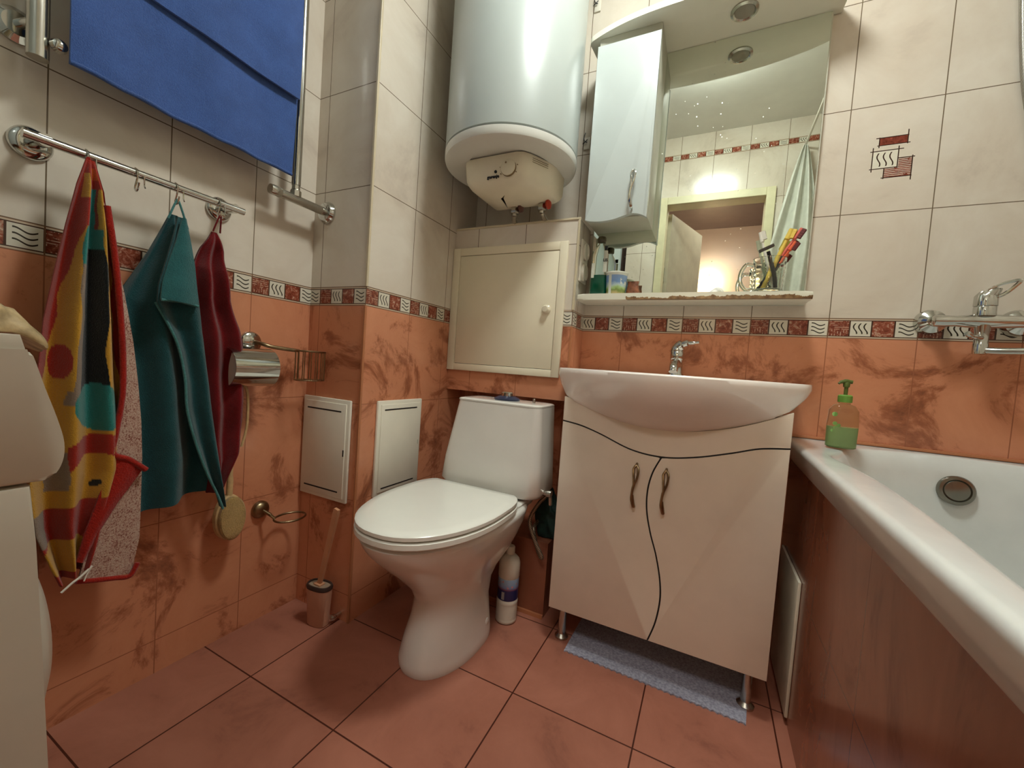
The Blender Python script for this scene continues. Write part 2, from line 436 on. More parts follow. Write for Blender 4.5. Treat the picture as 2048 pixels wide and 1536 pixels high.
# corridor beyond the door
M_peach = plain('corridor_satin_panel', srgb(224, 204, 188), 0.25, var=0.04, scale=1.5)
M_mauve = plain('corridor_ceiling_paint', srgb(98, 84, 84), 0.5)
struct('wall_corridor_end', box(-1.0, 1.9, -3.43, -3.33, 0, ZC + 0.0), M_peach)
struct('wall_corridor_left', box(-1.0, -0.9, -3.33, -1.98, 0, ZC), M_peach)
struct('wall_corridor_right', box(1.8, 1.9, -3.33, -1.47, 0, ZC), M_peach)
struct('wall_corridor_inner', box(XR + 0.1, 1.8, -1.56, -1.47, 0, ZC), M_peach)
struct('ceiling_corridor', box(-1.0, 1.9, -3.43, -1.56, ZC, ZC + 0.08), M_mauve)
sc = thing('wall_sconce', (0.19, -3.33, 1.86), 'small round warm wall lamp glowing on the corridor wall', 'lamp')
bm = B(); add_lathe(bm, [(0.05, 0), (0.05, 0.015), (0.03, 0.02)], (0.19, -3.33, 1.86), 'y'); obj('back_plate', bm, M_chromeb, sc)
bm = B(); add_lathe(bm, [(0.02, 0), (0.05, 0.012), (0.062, 0.045), (0.05, 0.08), (0.02, 0.095)], (0.19, -3.31, 1.86), 'y')
obj('lamp_shade', bm, plain('sconce_glass', (1, 0.8, 0.55, 1), 0.4, emis=((1, 0.74, 0.45, 1), SCONCE_STRENGTH)), sc)
# ceiling lamp of the bathroom
lt = thing('ceiling_lamp', (LAMP_POS[0], LAMP_POS[1], 2.35), 'round ribbed glass lamp on the bathroom ceiling', 'lamp')
bm = B(); add_lathe(bm, [(0.15, 0), (0.155, -0.008), (0.15, -0.018)], LAMP_POS, 'z', 48); obj('lamp_base', bm, M_chrome, lt)
bm = B(); prof = [(0.148 * math.cos(a), -0.018 - 0.055 * math.sin(a)) for a in [i * PI / 2 / 9 for i in range(9)]] + [(0.005, -0.073)]
add_lathe(bm, prof, LAMP_POS, 'z', 48); obj('lamp_shade', bm, plain('lamp_glass', (1, 1, 1, 1), 0.4, emis=(LAMP_COLOR + (1,), LAMP_STRENGTH)), lt)

hall_fill = thing('corridor_fill_light', (0.3, -2.05, 2.40), 'added flat square fill light on the corridor ceiling, out of view', 'lamp')  # unseen panel, added to light the lower half of the bathroom
obj('lamp_base', box(0.02, 0.58, -2.27, -1.83, 2.405, 2.4295), M_grn, hall_fill)
obj('diffuser', box(0.03, 0.57, -2.26, -1.84, 2.38, 2.4049, bev=0.006), plain('hall_fill_glow', (1, 1, 1, 1), 0.4, emis=(HALL_FILL_COLOR + (1,), HALL_FILL_STRENGTH)), hall_fill)

# ================================================================ WATER HEATER
hx, hy, hr = -0.372, -0.240, 0.222
ht = thing('water_heater', (hx, hy, 1.39), 'large white cylindrical water heater hung above the tiled pipe box', 'water heater')
bm = B(); add_lathe(bm, [(hr - 0.012, 0.0), (hr, 0.004), (hr, 0.72), (hr - 0.03, 0.76), (0.02, 0.79)], (hx, hy, 1.530), 'z', 96); obj('tank_body', bm, M_heat, ht)
bm = B(); add_lathe(bm, [(0.03, 0.008), (0.14, 0.006), (0.145, 0.0), (hr - 0.012, -0.002), (hr - 0.002, 0.003), (hr + 0.0005, 0.010), (hr + 0.0005, 0.0275), (hr - 0.006, 0.029)], (hx, hy, 1.500), 'z', 96); obj('bottom_cap', bm, M_heatu, ht)
bm = box(hx - 0.1, hx + 0.1, hy + 0.19, -0.001, 2.0, 2.05); obj('wall_bracket', bm, M_heat, ht)
# control box: a chamfered rounded cover under the tank
def cbox(z, g, yf):
    x0, x1 = -0.494 + g, -0.222 - g; y1 = -0.135 - g * 0.5
    P_ = [(x0, yf + 0.03, z), (x0 + 0.006, yf + 0.008, z), (x0 + 0.024, yf, z), (-0.300 - g, yf, z), (-0.276 - g, yf + 0.008, z), (-0.262 - g, yf + 0.026, z), (x1, -0.245, z), (x1 + 0.008, -0.215, z), (x1 + 0.008, y1, z), (x0, y1, z)]
    return P_
bm = B(); add_loft(bm, [cbox(1.502, 0, -0.345), cbox(1.487, 0.0, -0.346), cbox(1.440, 0.002, -0.338), cbox(1.430, 0.005, -0.333), cbox(1.421, 0.012, -0.326), cbox(1.413, 0.024, -0.315), cbox(1.407, 0.042, -0.300), cbox(1.403, 0.066, -0.280), cbox(1.401, 0.09, -0.26)])
cb = obj('control_box', bm, M_cream, ht, smooth=50)
bm = B(); add_lathe(bm, [(0.0245, 0.0), (0.0245, -0.006), (0.021, -0.008)], (-0.325, -0.341, 1.458), 'y', 40); kn = obj('thermostat_knob', bm, M_cream, cb)
bm = B(); add_lathe(bm, [(0.0262, 0.003), (0.0262, -0.002), (0.0246, -0.002)], (-0.325, -0.341, 1.458), 'y', 40); add_lathe(bm, [(0.003, 0), (0.003, -0.009)], (-0.332, -0.341, 1.472), 'y', 12)
for k in range(7):
    a = math.radians(-30 + k * 40); x, z = -0.325 + 0.031 * math.cos(a), 1.458 + 0.031 * math.sin(a)
    add_box(bm, x - 0.001, x + 0.001, -0.3435, -0.338, z - 0.001, z + 0.001)
obj('dial_marks', bm, M_bronze, cb)
bm = B(); add_lathe(bm, [(0.0045, 0.004), (0.0045, -0.0025)], (-0.371, -0.3405, 1.452), 'y', 16); obj('indicator_light', bm, M_black, cb)
fm = Matrix.Translation((-0.380, -0.3395, 1.438)) @ Matrix.Rotation(PI / 2, 4, 'X') @ Matrix.Rotation(0.03, 4, 'Y')
obj('brand_lettering', text_bm('gorenje', 0.014, fm, 0.0012, 0.0004), M_black, cb, smooth=0)
bm = B()
for k in range(3):
    for s in range(1):
        a = Vector((-0.257, -0.312, 1.492 - k * 0.006)); b = Vector((-0.226, -0.257, 1.492 - k * 0.006)); add_tube(bm, [a, b], 0.0007, 4)
obj('warning_print', bm, M_bronze, cb)
for nm, x, red in (('cold_pipe', -0.377, False), ('hot_pipe', -0.273, True)):
    y = -0.175
    bm = B(); add_lathe(bm, [(0.009, 0.031), (0.009, 0.165)], (x, y, 1.340), 'z', 16); add_lathe(bm, [(0.014, 0.040), (0.016, 0.044), (0.016, 0.060), (0.013, 0.064)], (x, y, 1.340), 'z', 6); add_lathe(bm, [(0.012, 0.075), (0.014, 0.08), (0.014, 0.11), (0.012, 0.115)], (x, y, 1.340), 'z', 16)
    add_tube(bm, [(x, y, 1.375), (x + (-0.012 if not red else 0), y + 0.02, 1.366), (x + (-0.02 if not red else 0), y + 0.06, 1.3615)], 0.008)
    p = obj(nm, bm, M_chromeb, ht)
    bm = B(); cx = x + 0.018
    add_lathe(bm, [(0.006, -0.006), (0.016, 0.0), (0.019, 0.004), (0.017, 0.010), (0.006, 0.012)], (cx, y, 1.402), 'x', 8)
    obj('valve_handle', bm, plain('valve_red' if red else 'valve_dark', srgb(178, 60, 36) if red else srgb(90, 50, 36), 0.5), p)

# ================================================================ HATCH over the cistern
hd = thing('access_hatch', (-0.42, YH, 0.81), 'large cream hinged service hatch with a round knob, in the tiled box', 'hatch')
bm = B(); y0, y1 = YH - 0.012, YH - 0.0005
add_box(bm, -0.648, -0.616, y0, y1, 0.806, 1.280, bev=0.002); add_box(bm, -0.205, -0.176, y0, y1, 0.806, 1.280, bev=0.002)
add_box(bm, -0.6161, -0.2049, y0, y1, 0.806, 0.832, bev=0.002); add_box(bm, -0.6161, -0.2049, y0, y1, 1.2505, 1.280, bev=0.002)
obj('frame', bm, M_hatch, hd)
obj('hatch_gap', box(-0.6161, -0.2049, YH - 0.004, YH - 0.0006, 0.832, 1.2505), M_dark, hd)
dr = obj('door', box(-0.6145, -0.2065, YH - 0.010, YH - 0.004, 0.8335, 1.2490, bev=0.0015), M_hatch, hd)
bm = B(); add_lathe(bm, [(0.0165, 0.0), (0.0165, -0.004), (0.011, -0.008), (0.013, -0.013), (0.010, -0.018), (0.002, -0.0185)], (-0.239, YH - 0.010, 1.044), 'y', 28); obj('knob', bm, plain('knob_plastic', srgb(224, 214, 190), 0.25), dr)
# two louvred access panels on the shaft
pl = thing('service_cover', (-0.785, YS, 0.373), 'shaded off-white slotted service cover on the front of the tiled shaft', 'cover', 'slotted service covers')
obj('cover_frame', box(-0.889, -0.679, YS - 0.010, YS - 0.0005, 0.373, 0.694, bev=0.003), M_pan, pl)
dr = obj('flap', box(-0.876, -0.692, YS - 0.013, YS - 0.0095, 0.386, 0.681, bev=0.001), M_pan, pl)
for z in (0.657, 0.405): obj('slot', box(-0.865, -0.712, YS - 0.0135, YS - 0.0129, z - 0.0022, z + 0.0022), M_dark, pl)
obj('latch', box(-0.6965, -0.693, YS - 0.015, YS - 0.0129, 0.52, 0.54), M_dark, pl)
pl = thing('service_cover', (XS, -0.408, 0.380), 'brightly lit white slotted service cover on the shaft side, beside the toilet', 'cover', 'slotted service covers')
obj('cover_frame', box(XS + 0.0005, XS + 0.010, -0.517, -0.300, 0.380, 0.694, bev=0.003), M_pan, pl)
dr = obj('flap', box(XS + 0.0095, XS + 0.013, -0.504, -0.313, 0.393, 0.681, bev=0.001), M_pan, pl)
for z in (0.664, 0.405): obj('slot', box(XS + 0.0129, XS + 0.0135, -0.49, -0.33, z - 0.0022, z + 0.0022), M_dark, pl)
obj('latch', box(XS + 0.0129, XS + 0.0145, -0.3185, -0.3145, 0.53, 0.545), M_grn, pl)

# ================================================================ TOILET
tx = -0.345
to = thing('toilet', (tx, -0.45, 0), 'white floor-standing toilet with closed lid and square cistern', 'toilet')
def egg(z, yb, yf, hw, e=2.3, n=48):
    cy = yb - (yb - yf) * 0.42; out = []
    for i in range(n):
        t = 2 * PI * i / n; c, s = math.cos(t), math.sin(t)
        ee = 2.0 if s < 0 else e + 1.2
        x = hw * math.copysign(abs(c) ** (2 / (2.2 if s < 0 else 3.4)), c)
        y = (cy - yf) * s if s < 0 else (yb - cy) * math.copysign(abs(s) ** (2 / ee), s)
        out.append((tx + x, cy + y, z))
    return out
bm = B(); add_loft(bm, [egg(0.0, -0.352, -0.655, 0.103), egg(0.012, -0.352, -0.66, 0.105), egg(0.03, -0.352, -0.66, 0.104), egg(0.08, -0.352, -0.645, 0.095), egg(0.13, -0.352, -0.625, 0.087), egg(0.18, -0.335, -0.618, 0.086), egg(0.22, -0.31, -0.64, 0.100),
    egg(0.27, -0.27, -0.69, 0.128), egg(0.32, -0.26, -0.745, 0.152), egg(0.36, -0.25, -0.785, 0.168), egg(0.385, -0.245, -0.803, 0.174), egg(0.40, -0.245, -0.81, 0.177), egg(0.408, -0.25, -0.80, 0.170)])
bowl = obj('bowl', bm, M_cer, to, smooth=60)
bm = B(); add_lathe(bm, [(0.011, 0), (0.011, 0.004), (0.007, 0.006)], (tx + 0.094, -0.42, 0.055), 'x', 18); obj('screw_cap', bm, M_cer, bowl)
# deck under the cistern
bm = B(); add_loft(bm, [[(x, y, z) for x, y in rrect(tx - w, tx + w, -0.42, yb, 0.04)] for z, w, yb in ((0.33, 0.09, -0.26), (0.365, 0.125, -0.235), (0.395, 0.155, -0.235), (0.414, 0.160, -0.235), (0.418, 0.155, -0.24))])
obj('cistern_deck', bm, M_cer, to, smooth=50)
def lidring(z, g): return [(x, min(y, -0.383 - g), z) for x, y, _ in egg(z, -0.345 - g, -0.818 + g, 0.181 - g)]
bm = B(); add_loft(bm, [lidring(0.412, 0.003), lidring(0.415, 0), lidring(0.4265, 0), lidring(0.429, 0.004)]); obj('seat', bm, M_seat, to, smooth=35)
bm = B(); add_loft(bm, [lidring(0.4295, 0.010), lidring(0.432, 0.010)]); obj('seat_gap', bm, M_grn, to)
bm = B(); add_loft(bm, [lidring(0.4325, 0.004), lidring(0.435, 0.001), lidring(0.443, 0.001), lidring(0.447, 0.006), lidring(0.449, 0.03), lidring(0.450, 0.09)]); obj('lid', bm, M_seat, to, smooth=35)
for sx in (-0.09, 0.09):
    bm = B(); add_lathe(bm, [(0.011, -0.022), (0.011, 0.022)], (tx + sx, -0.378, 0.428), 'x', 14); obj('hinge', bm, M_seat, to)
bm = B(); S = [(0.423, -0.470, -0.172, -0.345, 0.07), (0.428, -0.497, -0.148, -0.357, 0.05), (0.445, -0.506, -0.139, -0.361, 0.035), (0.52, -0.495, -0.145, -0.358, 0.03), (0.62, -0.476, -0.151, -0.351, 0.028), (0.711, -0.458, -0.157, -0.344, 0.024)]
add_loft(bm, [[(x, y, z) for x, y in rrect(x0, x1, y0, -0.195, r, 6)] for z, x0, x1, y0, r in S]); cis = obj('cistern', bm, M_cer, to, smooth=50)
bm = B(); add_loft(bm, [[(x, y, z) for x, y in rrect(-0.463 + g, -0.155 - g, -0.347 + g, -0.193 - g, 0.026, 6)] for z, g in ((0.7115, 0.004), (0.7118, 0.002), (0.7165, 0.002), (0.719, 0.005), (0.7205, 0.012), (0.7215, 0.03))]); obj('cistern_lid', bm, M_cer, to, smooth=50)
bm = B(); add_lathe(bm, [(0.042, 0), (0.044, 0.005), (0.030, 0.012), (0.022, 0.014)], (-0.305, -0.275, 0.7215), 'z', 32); fb = obj('button_surround', bm, plain('navy_plastic', srgb(30, 40, 74), 0.35), to)
bm = B(); add_lathe(bm, [(0.020, 0.012), (0.020, 0.024), (0.016, 0.027)], (-0.305, -0.275, 0.7215), 'z', 28); obj('flush_button', bm, M_chrome, fb)
bm = B(); add_lathe(bm, [(0.005, 0), (0.005, 0.012), (0.003, 0.014)], (-0.205, -0.28, 0.7213), 'z', 12); obj('lid_stud', bm, M_chrome, to)
bm = B(); add_lathe(bm, [(0.009, 0), (0.009, 0.02), (0.012, 0.022), (0.012, 0.035)], (-0.150, -0.30, 0.445), 'x', 12) ; add_tube(bm, [(-0.128, -0.30, 0.445), (-0.118, -0.30, 0.435), (-0.118, -0.295, 0.41)], 0.006); obj('inlet_valve', bm, M_chromeb, to)

# hose looped beside the cistern, resting on the ledge
bm = B(); add_tube(bm, cat([(-0.150, -0.236, 0.42), (-0.176, -0.25, 0.385), (-0.196, -0.262, 0.330), (-0.172, -0.268, 0.275), (-0.143, -0.268, 0.226), (-0.152, -0.262, 0.225), (-0.175, -0.252, 0.262), (-0.190, -0.238, 0.300), (-0.190, -0.20, 0.31)], 8), 0.0065, 10)
m, nt, bs = new_mat('braided_hose'); P, x, y, z = pos(nt)
nt.links.new(mix(nt, ((x + z) * 900).sin().gt(0) * ((z - x) * 900).sin().gt(0), srgb(120, 104, 86), srgb(178, 160, 136)), bs.inputs['Base Color']); setin(bs, 'Roughness', 0.4); setin(bs, 'Metallic', 0.6)
obj('water_hose', bm, m, label='grey braided water hose looped down beside the cistern', cat='hose')
# dark green bag on the ledge
bm = bmesh.new(); bmesh.ops.create_icosphere(bm, subdivisions=4, radius=1)
for v in bm.verts:
    p = v.co; k = 1 + 0.10 * math.sin(5 * p.x + 3 * p.z) + 0.07 * math.sin(11 * p.y + 7 * p.z + 2 * p.x) + 0.03 * math.sin(19 * p.x)
    z = p.z * k; zz = max(z, -0.72)
    v.co = Vector((-0.152 + p.x * k * 0.052, -0.170 + p.y * k * 0.040, 0.2575 + (zz + 0.72) * 0.074 * (1 + 0.25 * (p.x < 0))))
obj('cloth_bundle', bm, plain('dark_green_cloth', srgb(20, 58, 50), 0.7, var=0.3, scale=40), smooth=60, label='dark green cloth bundle on the ledge between toilet and cabinet', cat='cloth')

# ================================================================ VANITY + BASIN
yf = -0.330
va = thing('vanity_cabinet', (0.2, -0.17, 0), 'cream vanity cabinet with two wavy-edged doors under the washbasin', 'cabinet')
bm = B(); add_box(bm, -0.086, -0.070, yf + 0.018, -0.004, 0.11, 0.745); add_box(bm, 0.469, 0.485, yf + 0.018, -0.004, 0.11, 0.755)
add_box(bm, -0.070, 0.469, yf + 0.018, -0.004, 0.11, 0.126); add_box(bm, -0.070, 0.469, -0.014, -0.004, 0.126, 0.66)
obj('body', bm, M_van, va)
obj('gap_shade_backing', box(-0.084, 0.483, yf + 0.0175, yf + 0.022, 0.112, 0.69), M_dark, va)  # dark sheet behind the doors, stands in for the shade in their gaps
groove = cat([(-0.086, 0.685), (-0.03, 0.677), (0.031, 0.659), (0.118, 0.628), (0.199, 0.620), (0.279, 0.632), (0.361, 0.656), (0.423, 0.677), (0.485, 0.686)], 8)
groove = [(p[0], p[1]) for p in [(v.x, v.y) for v in [Vector((q[0], q[1], 0)) if len(q) == 2 else q for q in groove]]]
contact = [(-0.086, 0.757), (-0.03, 0.744), (0.047, 0.7205), (0.112, 0.702), (0.193, 0.693), (0.273, 0.699), (0.355, 0.718), (0.42, 0.742), (0.485, 0.772)]
def smooth2(pts, n=8): return [(v.x, v.y) for v in cat([(p[0], p[1], 0) for p in pts], n)]
contact = smooth2(contact)
split = smooth2([(0.199, 0.619), (0.180, 0.574), (0.171, 0.524), (0.173, 0.469), (0.187, 0.409), (0.207, 0.350), (0.222, 0.287), (0.227, 0.232), (0.220, 0.167), (0.204, 0.110)])
gb = [(x, z + 0.0019) for x, z in groove]; gl = [(x, z - 0.0025) for x, z in groove]
bm = B(); add_prism(bm, gb + contact[::-1], 'y', yf, yf + 0.017, bev=0.0012); obj('top_fascia', bm, M_van, va)
left = [(-0.086, 0.110), (0.2025, 0.110)] + [(x - 0.0020, z) for x, z in split[::-1][1:-1]] + [p for p in gl if p[0] < 0.1975][::-1]
rightp = [(0.485, 0.110), (0.2055, 0.110)] + [(x + 0.0024, z) for x, z in split[::-1][1:-1]] + [p for p in gl if p[0] > 0.2005]
def handle(x, z0, z1, y, sgn=1, s=1.0):
    """s-shaped loop pull"""
    b = B(); L = z0 - z1
    rightside = cat([(x + 0.001, y - 0.012, z0), (x + 0.008 * sgn * s, y - 0.018, z0 - 0.10 * L), (x + 0.006 * sgn, y - 0.021, z0 - 0.3 * L), (x - 0.001, y - 0.021, z0 - 0.5 * L), (x - 0.004, y - 0.019, z0 - 0.7 * L), (x + 0.001, y - 0.014, z1 + 0.04 * L), (x + 0.003, y - 0.002, z1)], 6)
    add_tube(b, rightside, 0.0032, 8)
    leftside = cat([(x + 0.001, y - 0.001, z0 + 0.002), (x + 0.001, y - 0.012, z0), (x - 0.005, y - 0.016, z0 - 0.10 * L), (x - 0.003, y - 0.020, z0 - 0.25 * L), (x - 0.001, y - 0.021, z0 - 0.45 * L), (x - 0.003, y - 0.021, z0 - 0.55 * L), (x - 0.0045, y - 0.019, z0 - 0.8 * L), (x + 0.001, y - 0.012, z1 + 0.02 * L)], 6)
    add_tube(b, leftside, 0.0034, 8)
    add_tube(b, [(x - 0.002, y - 0.0195, z1 + 0.30 * L), (x - 0.0005, y - 0.018, z1 + 0.12 * L), (x + 0.002, y - 0.012, z1 + 0.02 * L)], [0.003, 0.0055, 0.005], 8)
    return b
bm = B(); add_prism(bm, left, 'y', yf, yf + 0.017, bev=0.0015); d1 = obj('door', bm, M_van, va); obj('handle', handle(0.137, 0.590, 0.472, yf), M_bronze, d1)
bm = B(); add_prism(bm, rightp, 'y', yf, yf + 0.017, bev=0.0015); d2 = obj('door', bm, M_van, va); obj('handle', handle(0.214, 0.588, 0.470, yf), M_bronze, d2)
bm = B(); add_tube(bm, [(x, yf + 0.0035, z - 0.0003) for x, z in groove], 0.0026, 8); add_tube(bm, [(x + 0.0003, yf + 0.0035, z) for x, z in split[:-1]] + [(0.2043, yf + 0.0035, 0.112)], 0.0026, 8)
obj('door_gap_shade', bm, M_dark, va)  # black strips fill the door gaps as painted shade
for x in (-0.052, 0.451):
    for y in (-0.283, -0.05):
        bm = B(); add_lathe(bm, [(0.021, 0.0), (0.021, 0.006), (0.012, 0.014), (0.011, 0.09), (0.018, 0.098), (0.018, 0.1095)], (x, y, 0), 'z', 20); obj('leg', bm, M_chromeb, va)
# basin
bs_o = thing('washbasin', (0.195, -0.22, 0.70), 'wide white half-moon washbasin set on the vanity cabinet', 'washbasin')
bm = bmesh.new(); cx, hl = 0.195, 0.338; cols = []; NX = 60
for i in range(NX + 1):
    s = -1 + 2 * i / NX; s = math.copysign(1 - (1 - abs(s)) ** 1.25, s); x = cx + hl * s; dx = abs(x - cx)
    yr = -(0.262 + 0.195 * (1 - abs(s) ** 2.1)); yr = yr + 0.03 * max(0, (abs(s) - 0.93) / 0.07) ** 2
    if dx < 0.288: zc = 0.693 + 0.082 * (dx / 0.288) ** 1.75 - 0.012 * (x < cx) * (dx / 0.288)
    else: zc = lerp(0.775 - 0.012 * (x < cx), 0.822, (dx - 0.288) / 0.05)
    yc = max(-0.3325, yr + 0.015)
    prof = [(yr + 0.005, 0.8425), (yr, 0.838), (yr, 0.828)]
    for k in range(1, 11):
        t = k / 10; prof.append((lerp(yr, yc, t ** 1.7), lerp(0.828, zc, t)))
    prof += [(yc + 0.03, zc - 0.012 if dx < 0.26 else zc + 0.002), (-0.12, zc - 0.01 if dx < 0.26 else zc + 0.002), (-0.006, max(zc, 0.77)), (-0.004, 0.842)]
    dep = 0.095 * max(0, 1 - (dx / 0.27) ** 2) ** 0.5
    prof += [(-0.13, 0.842)]
    for k in range(1, 8):
        t = k / 8; yy = lerp(-0.13, yr + 0.02, t); prof.append((yy, 0.842 - min(dep, (zc < 0.83) * max(0, 0.83 - zc) * 0.9) * math.sin(PI * t) ** 0.6))
    prof.append((yr + 0.02, 0.8425))
    cols.append([bm.verts.new((x, p, q)) for p, q in prof])
for a, b in zip(cols[:-1], cols[1:]):
    for k in range(len(a)): bm.faces.new((a[k], a[(k + 1) % len(a)], b[(k + 1) % len(a)], b[k]))
bm.faces.new(cols[0]); bm.faces.new(cols[-1])
obj('bowl', bm, M_basin, bs_o, smooth=45)
bm = B(); add_lathe(bm, [(0.02, 0), (0.02, 0.004), (0.015, 0.005)], (0.195, -0.25, 0.7445), 'z', 20); obj('drain', bm, M_chrome, bs_o)
# basin mixer tap
fa = thing('basin_faucet', (0.200, -0.085, 0.842), 'chrome single-lever tap on the washbasin', 'faucet')
bm = B(); fx, fy = 0.198, -0.085
add_lathe(bm, [(0.025, 0), (0.025, 0.004), (0.021, 0.010), (0.019, 0.05), (0.020, 0.052), (0.021, 0.058), (0.0205, 0.078), (0.012, 0.09)], (fx, fy, 0.842), 'z', 24); obj('body', bm, M_chrome, fa)
bm = B(); add_tube(bm, cat([(fx, fy, 0.872), (fx, fy - 0.03, 0.880), (fx, fy - 0.065, 0.878), (fx, fy - 0.095, 0.866), (fx, fy - 0.103, 0.853)], 6), [0.017, 0.016, 0.0145, 0.013, 0.0125], 14); obj('spout', bm, M_chrome, fa)
bm = B(); add_tube(bm, cat([(fx - 0.004, fy, 0.915), (fx + 0.004, fy - 0.003, 0.935), (fx + 0.022, fy - 0.008, 0.946), (fx + 0.042, fy - 0.012, 0.949), (fx + 0.062, fy - 0.016, 0.951)], 6), [0.019, 0.017, 0.010, 0.0055, 0.004], 12); obj('lever', bm, M_chrome, fa)

# ================================================================ MIRROR CABINET
mc = thing('mirror_cabinet', (0.2, -0.01, 1.08), 'white wall mirror unit with side cupboard, lit canopy and bottom shelf', 'mirror cabinet')
obj('back_board', box(-0.130, 0.532, -0.0165, -0.001, 1.08, 1.945), M_grn, mc)
obj('mirror', box(-0.125, 0.528, -0.020, -0.0166, 1.1005, 1.926), M_mirror, mc)
can = smooth2([(-0.152, -0.130), (-0.148, -0.152), (-0.097, -0.174), (-0.030, -0.192), (0.045, -0.203), (0.142, -0.208), (0.24, -0.207), (0.36, -0.196), (0.46, -0.175), (0.545, -0.145), (0.560, -0.115)], 5)
bm = B(); add_prism(bm, [(-0.142, -0.002)] + can + [(0.553, -0.002)], 'z', 1.927, 1.945, bev=0.002); cn = obj('canopy', bm, plain('canopy_board', srgb(234, 232, 216), 0.35, var=0.015), mc)
bm = B(); add_lathe(bm, [(0.037, 0.0), (0.037, -0.004), (0.030, -0.007), (0.026, -0.003)], (0.300, -0.110, 1.927), 'z', 36); sp = obj('spotlight', bm, M_chromeb, mc)
bm = B(); add_lathe(bm, [(0.0265, 0.0), (0.0265, -0.004), (0.018, -0.006), (0.003, -0.0065)], (0.300, -0.110, 1.927), 'z', 28); obj('bulb', bm, plain('unlit_bulb_glass', srgb(150, 146, 132), 0.2), sp)
bm = box(-0.116, 0.078, -0.155, -0.0201, 1.338, 1.9265, bev=0.001); obj('cupboard', bm, plain('cupboard_side', srgb(190, 190, 174), 0.35), mc)
wv = smooth2([(0.0795, 0.0), (0.06, 1.338), (0.035, 1.344), (0.010, 1.339), (-0.02, 1.330), (-0.06, 1.326), (-0.10, 1.329), (-0.1175, 1.335)], 6)
wv = smooth2([(0.0795, 1.328), (0.060, 1.338), (0.036, 1.343), (0.008, 1.338), (-0.022, 1.330), (-0.06, 1.3265), (-0.10, 1.330), (-0.1175, 1.336)], 6)
bm = B(); add_prism(bm, [(-0.1175, 1.892), (0.0795, 1.892)] + wv, 'y', -0.172, -0.156, bev=0.0025, seg=3); dr = obj('door', bm, M_lac, mc); obj('handle', handle(0.031, 1.473, 1.357, -0.172), M_chrome, dr)
sh = [(-0.135, -0.0202)] + smooth2([(-0.135, -0.122), (-0.128, -0.131), (-0.05, -0.136), (0.2, -0.138), (0.45, -0.136), (0.525, -0.131), (0.5335, -0.121)], 3) + [(0.5335, -0.0202)]
m, nt, bs = new_mat('worn_white_shelf'); P, x, y, z = pos(nt)
wear = ((z - 1.0795) / 0.0145).lt(noise(nt, P, 12, 5, 0.75) * 3.2 - 0.98) * y.lt(-0.120) * (x + noise(nt, P, 30) * 0.05).gt(0.055)
nt.links.new(mix(nt, wear, srgb(226, 224, 206), ramp(nt, noise(nt, P, 60), [(0.3, srgb(94, 62, 36)), (0.7, srgb(160, 128, 88))])), bs.inputs['Base Color']); setin(bs, 'Roughness', 0.3)
bm = B(); add_prism(bm, sh, 'z', 1.0795, 1.0998, bev=0.005, seg=3); obj('shelf', bm, m, mc)

# things on the shelf
SZ = 1.1003
def ring_pts(c, r, n=32): return [(c[0] + r * math.cos(2 * PI * i / n), c[1] + r * math.sin(2 * PI * i / n), c[2]) for i in range(n)]
mw = thing('mouthwash_bottle', (-0.076, -0.085, SZ), 'clear bottle with green mouthwash and black cap under the wall cupboard', 'bottle')
M_clear = glass_mat('clear_plastic', srgb(236, 240, 232), 0.04, 1.3)
def rbox_rings(cx, cy, prof, e=3.5, n=28): return [[(x, y, z) for x, y in superell(cx, cy, a, b, e, n)] for z, a, b in prof]
bm = B(); add_loft(bm, rbox_rings(-0.076, -0.085, [(SZ, 0.024, 0.018), (SZ + 0.004, 0.0275, 0.0205), (SZ + 0.075, 0.0275, 0.0205), (SZ + 0.14, 0.026, 0.019), (SZ + 0.165, 0.018, 0.015), (SZ + 0.178, 0.010, 0.010), (SZ + 0.188, 0.010, 0.010)])); obj('bottle', bm, M_clear, mw)
bm = B(); add_loft(bm, rbox_rings(-0.076, -0.085, [(SZ + 0.002, 0.023, 0.017), (SZ + 0.006, 0.0265, 0.0195), (SZ + 0.07, 0.0265, 0.0195)])); obj('liquid', bm, plain('green_mouthwash', srgb(10, 120, 92), 0.08, trans=0.25), mw)
bm = B(); add_lathe(bm, [(0.0135, 0.183), (0.0145, 0.186), (0.0145, 0.20), (0.012, 0.203)], (-0.076, -0.085, SZ), 'z', 24); obj('cap', bm, plain('smoky_cap', srgb(70, 64, 44), 0.3), mw)
obj('label', box(-0.060, -0.047, -0.1065, -0.1045, SZ + 0.078, SZ + 0.150, bev=0.0005), plain('label_white', srgb(226, 228, 214), 0.5), mw)
fm = Matrix.Translation((-0.0535, -0.1069, SZ + 0.118)) @ Matrix.Rotation(PI / 2, 4, 'X')
obj('label_lettering', text_bm('LIS', 0.013, fm, 0.0003, 0.0004), M_black, mw, smooth=0)
obj('label_cap', box(-0.059, -0.048, -0.1063, -0.1043, SZ + 0.152, SZ + 0.166, bev=0.001), M_black, mw)
obj('side_label', box(-0.1000, -0.090, -0.1060, -0.1040, SZ + 0.060, SZ + 0.110, bev=0.0005), bpy.data.materials['label_white'], mw)
